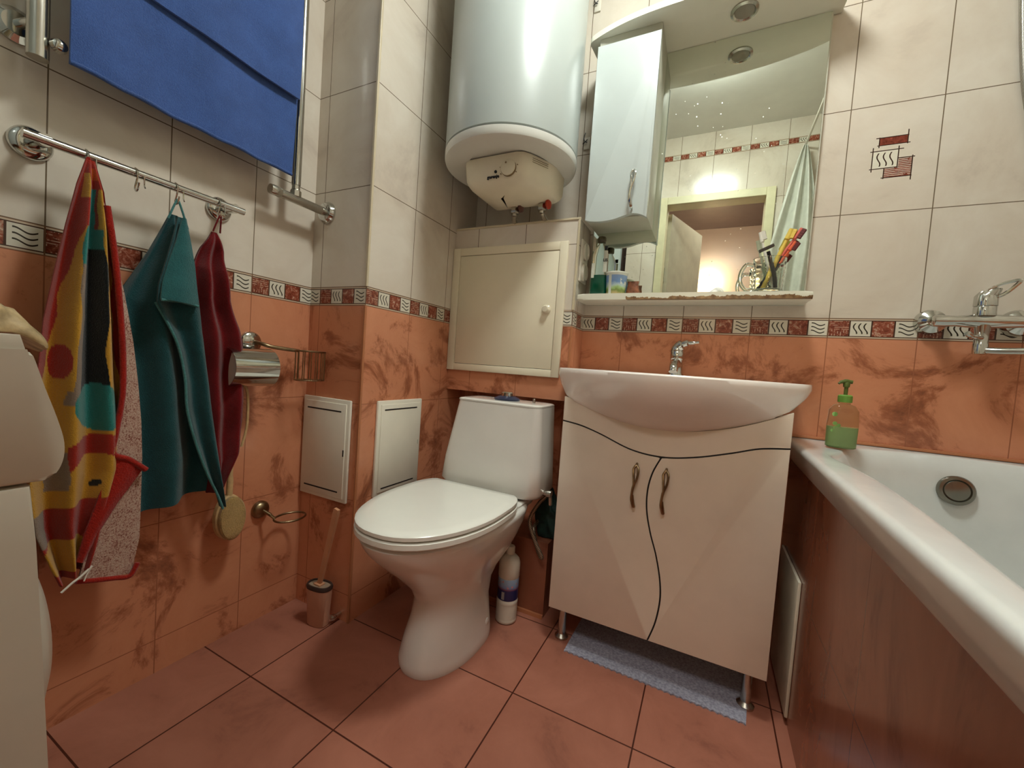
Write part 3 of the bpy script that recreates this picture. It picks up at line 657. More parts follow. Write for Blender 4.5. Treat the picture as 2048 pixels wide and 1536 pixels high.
# printed paper cup
cp = thing('printed_cup', (-0.017, -0.080, SZ), 'small white cup printed with blue sky and meadow, beside the mouthwash', 'cup')
m, nt, bs = new_mat('cup_print'); P, x, y, z = pos(nt)
g = (z - SZ) / 0.07
pr = ramp(nt, g + (noise(nt, P, 60, 5) - 0.5) * 0.35, [(0.10, srgb(190, 170, 120)), (0.22, srgb(120, 140, 70)), (0.34, srgb(176, 206, 140)), (0.45, srgb(196, 218, 220)), (0.62, srgb(122, 158, 210)), (0.9, srgb(140, 172, 216))])
stripe = x.between(-0.036, -0.026).max(g.gt(0.95)).max((g.between(0.5, 0.8) * x.between(0.003, 0.02) * noise(nt, P, 50).gt(0.55)))
nt.links.new(mix(nt, stripe, pr, srgb(228, 232, 226)), bs.inputs['Base Color']); setin(bs, 'Roughness', 0.35)
bm = B(); add_lathe(bm, [(0.028, 0.0), (0.030, 0.001), (0.0365, 0.072), (0.038, 0.0735), (0.0375, 0.076), (0.0345, 0.075), (0.028, 0.004)], (-0.017, -0.080, SZ), 'z', 36, cap=True); obj('body', bm, m, cp)
bm = B(); add_lathe(bm, [(0.0372, 0.0735), (0.0388, 0.0745), (0.0385, 0.078), (0.036, 0.0785)], (-0.017, -0.080, SZ), 'z', 36); obj('rim', bm, bpy.data.materials['label_white'], cp)
# brown pouch behind the cup
bm = B(); add_loft(bm, rbox_rings(0.036, -0.055, [(SZ, 0.020, 0.012), (SZ + 0.02, 0.022, 0.012), (SZ + 0.042, 0.018, 0.007), (SZ + 0.055, 0.019, 0.002)], 2.5))
obj('sachet', bm, plain('brown_foil', srgb(150, 92, 66), 0.3, var=0.35, scale=60), label='small crumpled brown sachet beside the printed cup', cat='sachet')
# crumpled tissue / tube
bm = bmesh.new(); bmesh.ops.create_icosphere(bm, subdivisions=4, radius=1)
for v in bm.verts:
    p = v.co; k = 1 + 0.22 * math.sin(6 * p.x + 4 * p.y) * math.cos(5 * p.z + 3 * p.x)
    v.co = Vector((0.292 + p.x * 0.034 * k, -0.075 + p.y * 0.02 * k, SZ + (max(p.z, -0.3) + 0.3) * 0.014 * (1 + 0.4 * math.sin(4 * p.x + 1))))
m, nt, bs = new_mat('tissue_paper'); P, x, y, z = pos(nt)
nt.links.new(mix(nt, noise(nt, P, 60).gt(0.63), srgb(232, 230, 220), srgb(214, 120, 96)), bs.inputs['Base Color']); setin(bs, 'Roughness', 0.8)
obj('crumpled_tissue', bm, m, smooth=25, label='crumpled white tissue lying mid-shelf before the mirror', cat='tissue')
# glass mug
mg = thing('glass_mug', (0.428, -0.078, SZ), 'cut-glass mug with a handle holding toothbrushes on the shelf', 'mug')
M_glass = glass_mat('cut_glass', srgb(240, 244, 238), 0.01, 1.45)
c = (0.428, -0.078); bm = bmesh.new(); n = 48; rows = []
for k in range(25):
    h = 0.104 * k / 24; r0 = 0.039 + 0.004 * k / 24; ring = []
    for i in range(n):
        a = 2 * PI * i / n; u = i / n * 16; w = k / 24 * 8
        dmd = abs(((u + w) % 2) - 1) + abs(((u - w) % 2) - 1)
        r = r0 - (0.0022 * (1 - abs(dmd - 1)) if 0.04 < k / 24 < 0.86 else 0)
        ring.append((c[0] + r * math.cos(a), c[1] + r * math.sin(a), SZ + h))
    rows.append(ring)
rows.append(ring_pts((c[0], c[1], SZ + 0.1045), 0.0405, n))
for k in range(6): rows.append(ring_pts((c[0], c[1], SZ + 0.1035 - 0.09 * k / 5), 0.0395 - 0.004 * k / 5, n))
bm.free(); bm = B(); add_loft(bm, rows); obj('body', bm, M_glass, mg, smooth=30)
bm = B(); add_tube(bm, cat([(c[0] - 0.041, c[1] - 0.002, SZ + 0.088), (c[0] - 0.060, c[1] - 0.006, SZ + 0.088), (c[0] - 0.073, c[1] - 0.008, SZ + 0.062), (c[0] - 0.071, c[1] - 0.008, SZ + 0.034), (c[0] - 0.055, c[1] - 0.005, SZ + 0.014), (c[0] - 0.038, c[1] - 0.002, SZ + 0.018)], 7), 0.0055, 12); obj('handle', bm, M_glass, mg)
def brush(name, p0, p1, colh, coln, label, bristle, split=0.55, rad=0.0042):
    p0, p1 = Vector(p0), Vector(p1); t = thing(name, p0, label, 'toothbrush', 'toothbrushes in the glass mug')
    q = p0.lerp(p1, split); e = p0.lerp(p1, 0.86)
    bm = B(); add_tube(bm, cat([p0, p0.lerp(q, 0.5), q], 5), [rad, rad * 1.2, rad], 10); obj('handle', bm, colh, t)
    bm = B(); add_tube(bm, cat([q, p0.lerp(p1, 0.78), e, p1], 5), [rad, rad * 0.8, rad * 1.3, rad * 1.2], 10); obj('neck', bm, coln, t)
    ax = (p1 - e).normalized(); side = Vector((0.9, -0.35, -0.25)); side = (side - ax * side.dot(ax)).normalized(); w = ax.cross(side); bm = B()
    for k in range(4):
        cc = e + ax * ((p1 - e).length * (0.1 + 0.26 * k)) + side * rad * 0.8
        add_loft(bm, [[cc + ax * a * 0.0032 + w * b * 0.004 + side * h for a, b in ((-1, -1), (1, -1), (1, 1), (-1, 1))] for h in (0, 0.010)])
    obj('bristles', bm, bristle, t, smooth=0)
M_yel = plain('yellow_plastic', srgb(222, 190, 80), 0.3); M_cor = plain('coral_plastic', srgb(226, 100, 66), 0.3); M_pnk = plain('salmon_plastic', srgb(214, 104, 92), 0.3)
M_wht = plain('white_plastic', srgb(226, 220, 206), 0.35); M_dred = plain('dark_red_bristles', srgb(96, 22, 16), 0.7)
brush('toothbrush', (0.416, -0.082, SZ + 0.017), (0.476, -0.070, SZ + 0.190), M_yel, M_yel, 'yellow toothbrush leaning right in the glass mug', M_yel, rad=0.006)
brush('toothbrush', (0.404, -0.076, SZ + 0.018), (0.500, -0.072, SZ + 0.190), M_black, M_pnk, 'black-handled toothbrush with salmon neck, its head highest in the mug', M_dred)
brush('toothbrush', (0.412, -0.064, SZ + 0.017), (0.487, -0.082, SZ + 0.150), M_black, M_cor, 'black-handled toothbrush with bright orange neck, below the salmon one', M_dred)
brush('toothbrush', (0.444, -0.072, SZ + 0.017), (0.398, -0.060, SZ + 0.190), M_wht, M_wht, 'white toothbrush leaning left in the glass mug', M_wht)
rz = thing('razor', (0.45, -0.09, SZ + 0.017), 'black safety razor standing in the glass mug', 'razor')
bm = B(); add_tube(bm, cat([(0.448, -0.086, SZ + 0.018), (0.440, -0.088, SZ + 0.06), (0.426, -0.092, SZ + 0.105), (0.420, -0.096, SZ + 0.123)], 6), [0.0055, 0.006, 0.005, 0.005], 10); obj('handle', bm, M_black, rz)
bm = B(); a = Vector((0.397, -0.10, SZ + 0.122)); b = Vector((0.432, -0.104, SZ + 0.138)); ax = (b - a).normalized(); u_ = Vector((0, -1, 0)); v_ = ax.cross(u_)
add_loft(bm, [[p + u_ * c1 * 0.006 + v_ * c2 * 0.0035 for c1, c2 in ((-1, -1), (1, -1), (1, 1), (-1, 1))] for p in (a, b)]); obj('head', bm, M_black, rz)

# socket on the side of the tiled box, little hooks on the wall
so = thing('wall_socket', (XH, -0.075, 1.15), 'white double wall socket on the narrow side of the tiled box', 'socket')
obj('plate', box(XH + 0.0005, XH + 0.008, -0.112, -0.035, 1.150, 1.296, bev=0.003), M_wht, so)
for z in (1.186, 1.259):
    bm = B(); add_lathe(bm, [(0.031, 0.0), (0.031, 0.006), (0.027, 0.009), (0.022, 0.003)], (XH + 0.0075, -0.0735, z), 'x', 28); obj('outlet', bm, M_wht, so)
for i, (z, lb) in enumerate(((1.690, 'small white clip with a dark hook near the lower end of the water heater'), (2.185, 'small white clip with a dark hook high between heater and mirror canopy'))):
    k = thing('cable_clip', (-0.185, 0, z - 0.03), lb, 'clip', 'wall clips')
    obj('base', box(-0.196, -0.172, -0.006, -0.0005, z - 0.030, z + 0.014, bev=0.002), M_wht, k)
    bm = B(); add_tube(bm, cat([(-0.192, -0.007, z + 0.030), (-0.195, -0.012, z + 0.01), (-0.190, -0.014, z - 0.005), (-0.182, -0.012, z - 0.008)], 5), 0.0016, 8); add_tube(bm, cat([(-0.198, -0.012, z - 0.012), (-0.188, -0.014, z - 0.006), (-0.181, -0.012, z + 0.002)], 5), 0.0016, 8); obj('hook', bm, M_black, k)

# ================================================================ BATH
ba = thing('bathtub', (0.87, -0.73, 0), 'white bathtub with a broad rim, set against the tiled wall', 'bathtub')
z1 = 0.682; X1, Y1 = 1.234, -1.462
def outer(z, g, w=0.0):
    pts = []
    ys = [(-0.004 - (abs(Y1) - 0.004) * k / 24) for k in range(25)]
    left_ = [(0.516 - 0.022 * min(1, (abs(y) / 1.1)) + g + w * 0, y) for y in ys]
    out = left_ + [(lerp(0.47, X1, k / 14), Y1) for k in range(1, 15)] + [(X1, y) for y in ys[::-1][1:]] + [(lerp(X1, 0.522 + g, k / 14), -0.004) for k in range(1, 14)]
    return [(x, y, z) for x, y in out]
n_out = len(outer(0, 0))
inner_pts = [(0.603, -0.213), (0.575, -0.285), (0.568, -0.345), (0.577, -0.43), (0.584, -0.53), (0.583, -0.63), (0.577, -0.73), (0.566, -0.86), (0.553, -0.99), (0.545, -1.10), (0.56, -1.25), (0.63, -1.37), (0.76, -1.41), (0.95, -1.41), (1.08, -1.39), (1.15, -1.30), (1.17, -1.10), (1.175, -0.8), (1.17, -0.5), (1.155, -0.25), (1.11, -0.12), (1.03, -0.058), (0.90, -0.032), (0.774, -0.052), (0.66, -0.110)]
inn = cat([(x, y, 0) for x, y in inner_pts], 24, closed=True)
# match by angle around the centre
ctr = (0.86, -0.75)
def ang(p): return math.atan2(p[1] - ctr[1], p[0] - ctr[0])
def resample(pts, angs):
    A = sorted([(ang(p), p[0], p[1]) for p in pts]); out = []
    A = [(A[-1][0] - 2 * PI,) + A[-1][1:]] + A + [(A[0][0] + 2 * PI,) + A[0][1:]]
    for a in angs:
        for p, q in zip(A[:-1], A[1:]):
            if p[0] <= a <= q[0]:
                t = (a - p[0]) / max(1e-9, q[0] - p[0]); out.append((lerp(p[1], q[1], t), lerp(p[2], q[2], t))); break
    return out
NA = 360
angs = [-PI + 2 * PI * (i + 0.5) / NA for i in range(NA)]
O_ = resample(outer(0, 0), angs); I_ = resample(inn, angs)
corner = [ (0.522, -0.004), (X1, -0.004), (X1, Y1), (0.474, Y1)]
for cpt in corner:
    a = ang(cpt); j = min(range(NA), key=lambda i: abs(angs[i] - a)); O_[j] = cpt
def inset(P, g): return [((x + (g if x < 0.6 else 0)), y) for x, y in P]
def toin(t, z, I=I_):
    return [(lerp(o[0], i[0], t), lerp(o[1], i[1], t), z) for o, i in zip(O_, I)]
def shrink(s, z, sy=None): return [(0.88 + (x - 0.88) * s, -0.72 + (y + 0.72) * (sy or s), z) for x, y in I_]
def oz(dx, z): return [(x + dx, y, z) if x < 0.6 else (x, y, z) for x, y in O_]
rings = [oz(0.032, 0.612), oz(0.026, 0.612), oz(0.022, 0.618), oz(0.006, z1 - 0.016), oz(0.0055, z1 - 0.009), oz(0.008, z1 - 0.004), oz(0.013, z1 - 0.0008), oz(0.019, z1)]
rings += [toin(0.6, z1 - 0.001), toin(0.85, z1 - 0.002), toin(0.95, z1 - 0.003), toin(1.0, z1 - 0.006), shrink(0.985, z1 - 0.018), shrink(0.965, z1 - 0.05), shrink(0.93, 0.50, 0.955), shrink(0.88, 0.38, 0.92), shrink(0.80, 0.27, 0.88), shrink(0.66, 0.222, 0.80), shrink(0.35, 0.212, 0.5), shrink(0.03, 0.208, 0.05)]
bm = B(); add_loft(bm, rings, cap0=False, cap1=True); obj('tub', bm, M_tub, ba, smooth=50)
# overflow cover on the end slope
oc = Vector((0.885, -0.062, 0.600))
nrm = Vector((0, -1, 0.12)).normalized(); e1 = Vector((1, 0, 0)); e2 = nrm.cross(e1)
bm = B(); rr = []
for r, h in ((0.036, -0.012), (0.037, 0.006), (0.034, 0.010), (0.028, 0.011), (0.0265, 0.008), (0.024, 0.011), (0.008, 0.013)):
    rr.append([oc + nrm * h + (e1 * math.cos(a) + e2 * math.sin(a)) * r for a in [2 * PI * i / 36 for i in range(36)]])
add_loft(bm, rr); obj('overflow_cap', bm, plain('dull_chrome', srgb(140, 136, 126), 0.25, 1.0), ba)
sp_ = obj('side_panel', box(0.540, 0.56, -1.462, -0.001, 0, 0.611), M_panel, ba, smooth=0, label='orange-brown tiled side panel')
obj('inspection_cover', box(0.532, 0.5395, -0.303, -0.05, 0.02, 0.362, bev=0.002), plain('offwhite_panel', srgb(206, 198, 178), 0.4), sp_, label='off-white inspection cover')
struct('trim_7', box(0.515, 1.235, -0.010, -0.0005, 0.683, 0.691, bev=0.002), M_trimo)

# bath mixer on the wall
M_fc = M_chrome
bf = thing('bath_mixer', (0.93, -0.05, 1.0), 'chrome wall-mounted bath mixer with a looped lever over the tub', 'faucet')
bm = B(); add_lathe(bm, [(0.034, 0.0), (0.034, -0.004), (0.030, -0.018), (0.018, -0.026), (0.014, -0.030), (0.014, -0.055)], (0.820, -0.0005, 1.035), 'y', 32)
fl = obj('flange', bm, M_fc, bf)
bm = B(); add_lathe(bm, [(0.034, 0.0), (0.034, -0.004), (0.030, -0.018), (0.018, -0.026), (0.014, -0.030), (0.014, -0.055)], (0.985, -0.0005, 1.035), 'y', 32); obj('flange', bm, M_fc, bf)
bm = B(); add_lathe(bm, [(0.010, 0.0), (0.0145, 0.003), (0.0150, 0.02), (0.0135, 0.045), (0.0165, 0.07), (0.0185, 0.10), (0.0165, 0.13), (0.014, 0.17), (0.010, 0.195)], (0.805, -0.056, 1.032), 'x', 24); body = obj('body', bm, M_fc, bf)
bm = B(); add_lathe(bm, [(0.0205, 0), (0.0205, 0.022), (0.0195, 0.0235), (0.0215, 0.025), (0.0210, 0.050), (0.012, 0.062)], (0.901, -0.056, 1.045), 'z', 28); obj('cartridge_neck', bm, M_fc, bf)
# looped lever
lp = cat([(0.892, -0.060, 1.088), (0.900, -0.066, 1.108), (0.920, -0.074, 1.122), (0.945, -0.082, 1.128), (0.9375, -0.078, 1.113), (0.925, -0.070, 1.097), (0.912, -0.062, 1.090)], 6)
bm = B(); add_tube(bm, lp, 0.0042, 8); add_loft(bm, [[(0.901 + 0.021 * math.cos(a), -0.056 + 0.021 * math.sin(a), 1.094 + 0.0 * a) for a in [2 * PI * i / 24 for i in range(24)]], [(0.908 + 0.017 * math.cos(a), -0.062 + 0.016 * math.sin(a), 1.106 + 0.004 * math.cos(a)) for a in [2 * PI * i / 24 for i in range(24)]], [(0.914 + 0.009 * math.cos(a), -0.066 + 0.008 * math.sin(a), 1.112) for a in [2 * PI * i / 24 for i in range(24)]]])
obj('lever', bm, M_fc, bf)
bm = B(); add_lathe(bm, [(0.015, 0), (0.013, -0.02), (0.013, -0.045), (0.014, -0.047), (0.014, -0.072)], (0.900, -0.058, 1.022), 'z', 20); add_tube(bm, cat([(0.900, -0.060, 0.960), (0.93, -0.080, 0.957), (0.99, -0.13, 0.957), (1.05, -0.18, 0.955), (1.06, -0.19, 0.940)], 6), 0.0085, 12); obj('spout', bm, M_fc, bf)
bm = B(); add_tube(bm, cat([(0.900, -0.062, 0.990), (0.885, -0.074, 0.990), (0.872, -0.082, 0.992), (0.862, -0.088, 0.998)], 5), [0.007, 0.006, 0.005, 0.007], 10); obj('diverter', bm, M_fc, bf)
# shower hose coming down the wall
m, nt, bs = new_mat('ribbed_hose'); P, x, y, z = pos(nt)
nt.links.new(mix(nt, (z * 1900).sin().gt(0), srgb(70, 66, 60), srgb(205, 200, 188)), bs.inputs['Base Color']); setin(bs, 'Metallic', 0.8); setin(bs, 'Roughness', 0.3)
sw = thing('shower_set', (0.95, -0.02, 1.9), 'ribbed metal shower hose hanging on the wall at the right edge', 'shower')
bm = B(); add_tube(bm, cat([(0.905, -0.030, 2.06), (0.913, -0.014, 1.95), (0.925, -0.010, 1.80), (0.945, -0.010, 1.62), (0.98, -0.012, 1.45), (1.03, -0.02, 1.25), (1.04, -0.03, 1.10), (1.02, -0.05, 1.02), (1.0, -0.056, 1.03)], 10), 0.0075, 12); obj('hose', bm, m, sw)
bm = B(); add_tube(bm, [(0.905, -0.001, 2.07), (0.905, -0.045, 2.08)], 0.012, 12); add_tube(bm, cat([(0.905, -0.030, 2.04), (0.905, -0.045, 2.12), (0.905, -0.075, 2.19)], 5), 0.012, 12); add_lathe(bm, [(0.02, 0.01), (0.035, -0.01), (0.035, -0.02)], (0.905, -0.09, 2.19), 'y', 24); obj('hand_shower', bm, M_fc, sw)

# soap bottle on the rim
M_soapl = plain('green_soap', srgb(172, 200, 144), 0.2, trans=0.1); M_soapc = glass_mat('soap_bottle_plastic', srgb(226, 226, 206), 0.06, 1.2)
sb = thing('soap_dispenser', (0.622, -0.150, 0.684), 'clear pump bottle half full of green liquid soap on the tub corner', 'soap dispenser')
sx, sy, sz0 = 0.621, -0.150, 0.6835
bm = B(); add_loft(bm, rbox_rings(sx, sy, [(sz0, 0.028, 0.019), (sz0 + 0.003, 0.032, 0.0225), (sz0 + 0.06, 0.033, 0.023), (sz0 + 0.098, 0.031, 0.022), (sz0 + 0.112, 0.022, 0.017), (sz0 + 0.116, 0.012, 0.012), (sz0 + 0.122, 0.012, 0.012)], 3)); obj('bottle', bm, M_soapc, sb)
bm = B(); add_loft(bm, rbox_rings(sx, sy, [(sz0 + 0.002, 0.027, 0.018), (sz0 + 0.005, 0.031, 0.0215), (sz0 + 0.055, 0.032, 0.022)], 3)); obj('liquid', bm, M_soapl, sb)
M_gcap = plain('green_cap', srgb(112, 158, 66), 0.35)
bm = B(); add_lathe(bm, [(0.015, 0.120), (0.0155, 0.122), (0.0155, 0.137), (0.012, 0.140)], (sx, sy, sz0), 'z', 24); obj('collar', bm, M_gcap, sb)
bm = B(); add_lathe(bm, [(0.0045, 0.138), (0.0045, 0.165)], (sx, sy, sz0), 'z', 12); add_tube(bm, cat([(sx + 0.012, sy, sz0 + 0.174), (sx, sy, sz0 + 0.175), (sx - 0.012, sy - 0.004, sz0 + 0.173), (sx - 0.018, sy - 0.006, sz0 + 0.168)], 5), [0.005, 0.006, 0.0045, 0.003], 10); add_lathe(bm, [(0.007, 0.160), (0.008, 0.170), (0.004, 0.178)], (sx, sy, sz0), 'z', 12); obj('pump_head', bm, plain('olive_pump', srgb(86, 100, 40), 0.35), sb)
bm = B()
for dx, dz, r in ((-0.022, 0.088, 0.006), (-0.020, 0.064, 0.005), (-0.016, 0.052, 0.007), (-0.024, 0.045, 0.004), (-0.012, 0.060, 0.004)): add_lathe(bm, [(r, 0.0), (r, -0.0006)], (sx + dx, sy - 0.0215 + abs(dx) * 0.15, sz0 + dz), 'y', 10)
obj('label_print', bm, plain('label_green', srgb(150, 206, 120), 0.4), sb)

# ================================================================ FLOOR THINGS
m, nt, bs = new_mat('mat_fibre'); P, x, y, z = pos(nt)
nt.links.new(ramp(nt, noise(nt, P, 160, 4), [(0.3, srgb(126, 126, 140)), (0.7, srgb(176, 176, 190))]), bs.inputs['Base Color']); setin(bs, 'Roughness', 0.95); bump(nt, bs, noise(nt, P, 500, 2), 0.6, 0.002)
pts = []
n = 30
for i in range(n * 6 + 1):
    t = i / (n * 6); x = lerp(-0.023, 0.448, t); pts.append((x, -0.345 - 0.011 * t + 0.0045 * abs(math.sin(PI * n * t))))
pts += [(0.453, -0.307), (0.455, -0.03), (-0.02, -0.03)]
bm = B(); add_prism(bm, pts, 'z', 0.0003, 0.0045); obj('floor_mat', bm, m, smooth=0, label='thin grey-blue mat with a scalloped edge under the vanity', cat='mat')
# bleach bottle
bb = thing('bleach_bottle', (-0.240, -0.300, 0), 'white cleaning-fluid bottle with blue label between toilet and cabinet', 'bottle')
M_bot = plain('bottle_white', srgb(214, 206, 188), 0.35)
def BBp(h, r): return (r, h)
prof = [(0.030, 0.0), (0.0345, 0.004), (0.035, 0.012)]
for k in range(7): prof += [(0.0335, 0.018 + k * 0.007), (0.035, 0.0215 + k * 0.007)]
prof += [(0.035, 0.075), (0.0335, 0.078), (0.0335, 0.150), (0.035, 0.153), (0.035, 0.195), (0.031, 0.208), (0.020, 0.219), (0.0125, 0.223), (0.0125, 0.226)]
bx, by = -0.240, -0.300
bm = B(); add_lathe(bm, prof, (bx, by, 0.0), 'z', 32); obj('bottle', bm, M_bot, bb, smooth=50)
bm = B(); add_lathe(bm, [(0.0145, 0.224), (0.0145, 0.245), (0.012, 0.249), (0.004, 0.250)], (bx, by, 0), 'z', 24); obj('cap', bm, M_bot, bb)
m, nt, bs = new_mat('bleach_label'); P, x, y, z = pos(nt); g = (z - 0.078) / 0.072
col = ramp(nt, g, [(0.0, srgb(28, 30, 72)), (0.48, srgb(34, 36, 84)), (0.52, srgb(120, 60, 80)), (0.62, srgb(122, 140, 176)), (0.9, srgb(150, 176, 200))])
bar = x.between(-0.246, -0.236) * z.between(0.083, 0.108); bars = (x * 5200).sin().gt(0)
col = mix(nt, bar, col, mix(nt, bars, srgb(210, 206, 200), srgb(30, 30, 40))); col = mix(nt, noise(nt, P, 110).gt(0.62) * g.gt(0.5), col, srgb(214, 130, 120))
nt.links.new(col, bs.inputs['Base Color']); setin(bs, 'Roughness', 0.35)
bm = B(); add_lathe(bm, [(0.0338, 0.079), (0.0343, 0.0795), (0.0343, 0.1485), (0.0338, 0.149)], (bx, by, 0), 'z', 32); obj('label', bm, m, bb)
# toilet brush in a holder
tb = thing('toilet_brush', (-0.725, -0.632, 0), 'pink-beige toilet brush standing in its slim oval holder by the shaft', 'toilet brush')
M_hold = plain('beige_pink_plastic', srgb(196, 146, 120), 0.4); M_hand = plain('tan_handle', srgb(206, 150, 112), 0.45)
def oval(z, a, b): return [(-0.725 + x * math.cos(0.12) - y * math.sin(0.12), -0.632 + x * math.sin(0.12) + y * math.cos(0.12), z) for x, y in superell(0, 0, a, b, 2.6, 32)]
bm = B(); add_loft(bm, [oval(0, 0.031, 0.019), oval(0.003, 0.034, 0.021), oval(0.118, 0.041, 0.025), oval(0.119, 0.035, 0.02), oval(0.02, 0.03, 0.017)]); obj('holder', bm, M_hold, tb)
bm = B(); add_loft(bm, [oval(0.114, 0.0415, 0.0255), oval(0.121, 0.0425, 0.0265), oval(0.127, 0.040, 0.024), oval(0.1262, 0.036, 0.02), oval(0.119, 0.0355, 0.0195)]); obj('rim', bm, plain('dark_rubber', srgb(58, 42, 36), 0.5), tb)
obj('inset_lid', add_loft(B(), [oval(0.117, 0.0358, 0.0198), oval(0.1225, 0.0355, 0.0195)]), plain('grey_beige_lid', srgb(156, 134, 112), 0.5), tb)
a = Vector((-0.728, -0.632, 0.118)); b = Vector((-0.668, -0.632, 0.372)); ax = (b - a).normalized(); u_ = Vector((0, 1, 0)); v_ = ax.cross(u_)
bm = B(); add_loft(bm, [[p + u_ * c1 * w * 0.55 + v_ * c2 * w for c1, c2 in ((-1, -1), (1, -1), (1, 1), (-1, 1))] for p, w in ((a, 0.006), (a.lerp(b, 0.1), 0.0075), (b.lerp(a, 0.05), 0.0095), (b, 0.0085))]); obj('handle', bm, M_hand, tb, smooth=0)
bm = B(); add_box(bm, -0.742, -0.714, -0.642, -0.622, 0.122, 0.1275, bev=0.001); obj('collar', bm, M_hand, tb)
bm = B(); add_tube(bm, [(-0.684, YS - 0.0005, 0.022), (-0.684, YS - 0.020, 0.022)], 0.006, 12); add_lathe(bm, [(0.006, 0), (0.0095, -0.004), (0.0095, -0.012), (0.005, -0.016)], (-0.684, YS - 0.02, 0.022), 'y', 16); obj('pipe_stub', bm, M_chrome, label='tiny chrome pipe stub low on the shaft beside the toilet brush', cat='pipe')

# ================================================================ LEFT WALL FITTINGS
rl = thing('towel_rail', (XL, -1.03, 1.18), 'chrome towel rail with hooks on the left wall', 'towel rail')
rx, rz = -0.822, 1.184
bm = B(); add_tube(bm, [(rx, -1.222, rz), (rx, -0.845, rz)], 0.0085, 16); obj('bar', bm, M_chrome, rl)
for y in (-1.195, -0.868):
    bm = B(); add_lathe(bm, [(0.030, 0.0005), (0.030, 0.006), (0.026, 0.011), (0.014, 0.014)], (XL, y, rz + 0.006), 'x', 32); add_tube(bm, [(XL + 0.010, y, rz + 0.006), (rx + 0.004, y, rz)], 0.0115, 16); obj('flange', bm, M_chrome, rl)
for y in (-1.141, -1.066, -0.995, -0.907):
    bm = B(); add_tube(bm, cat([(rx - 0.0, y, rz + 0.0105), (rx + 0.011, y, rz + 0.002), (rx + 0.010, y, rz - 0.012), (rx + 0.002, y, rz - 0.030), (rx + 0.006, y, rz - 0.038), (rx + 0.014, y, rz - 0.034), (rx + 0.018, y, rz - 0.022)], 6), 0.0018, 8)
    add_tube(bm, cat([(rx + 0.010, y + 0.012, rz - 0.004), (rx + 0.010, y + 0.012, rz - 0.022), (rx + 0.014, y + 0.012, rz - 0.028)], 5), 0.0014, 8)
    obj('hook', bm, M_chrome, rl)
# warmer
wa = thing('towel_warmer', (XL, -0.95, 1.28), 'chrome pipe towel warmer carrying the blue towel', 'towel warmer')
wx = -0.832
def ppipe(pts, r=0.0125): b = B(); add_tube(b, pts, r, 18); return b
obj('riser', ppipe([(wx, -0.697, 1.316), (wx, -0.697, 2.20)]), M_chrome, wa)
obj('riser', ppipe([(wx, -1.203, 1.326), (wx, -1.203, 2.20)], 0.0145), M_chromeb, wa)
for z in (1.62, 1.96, 2.15): obj('rung', ppipe([(wx, -1.203, z), (wx, -0.697, z)], 0.0095), M_chrome, wa)
bm = B(); add_lathe(bm, [(0.010, -0.02), (0.015, -0.016), (0.015, 0.0), (0.011, 0.004), (0.011, 0.03)], (wx, -0.697, 1.300), 'z', 8); obj('union_nut', bm, M_chromeb, wa)
bm = ppipe([(wx, -0.765, 1.277), (wx, -0.592, 1.277)], 0.0125); add_lathe(bm, [(0.013, -0.008), (0.014, 0), (0.014, 0.02), (0.0128, 0.022)], (wx, -0.765, 1.277), 'y', 18); obj('feed_pipe', bm, M_chromeb, wa)
bm = B(); add_lathe(bm, [(0.034, -0.0005), (0.034, -0.005), (0.027, -0.016), (0.016, -0.019)], (wx, YS, 1.277), 'y', 28); obj('flange', bm, M_chrome, wa)
bm = ppipe([(XL + 0.004, -0.697, 1.42), (wx, -0.697, 1.42)], 0.007); obj('stand_off', bm, M_chrome, wa)
bm = B(); add_lathe(bm, [(0.008, 0.0), (0.012, 0.006), (0.010, 0.016), (0.004, 0.02)], (wx + 0.006, -1.181, 1.358), 'x', 18); obj('bleed_knob', bm, M_chrome, wa)
bm = B(); add_lathe(bm, [(0.030, 0.0005), (0.030, 0.006), (0.020, 0.015)], (XL, -1.215, 1.39), 'x', 28); add_tube(bm, [(XL + 0.01, -1.215, 1.39), (wx, -1.203, 1.39)], 0.008); obj('wall_flange', bm, M_chrome, wa)

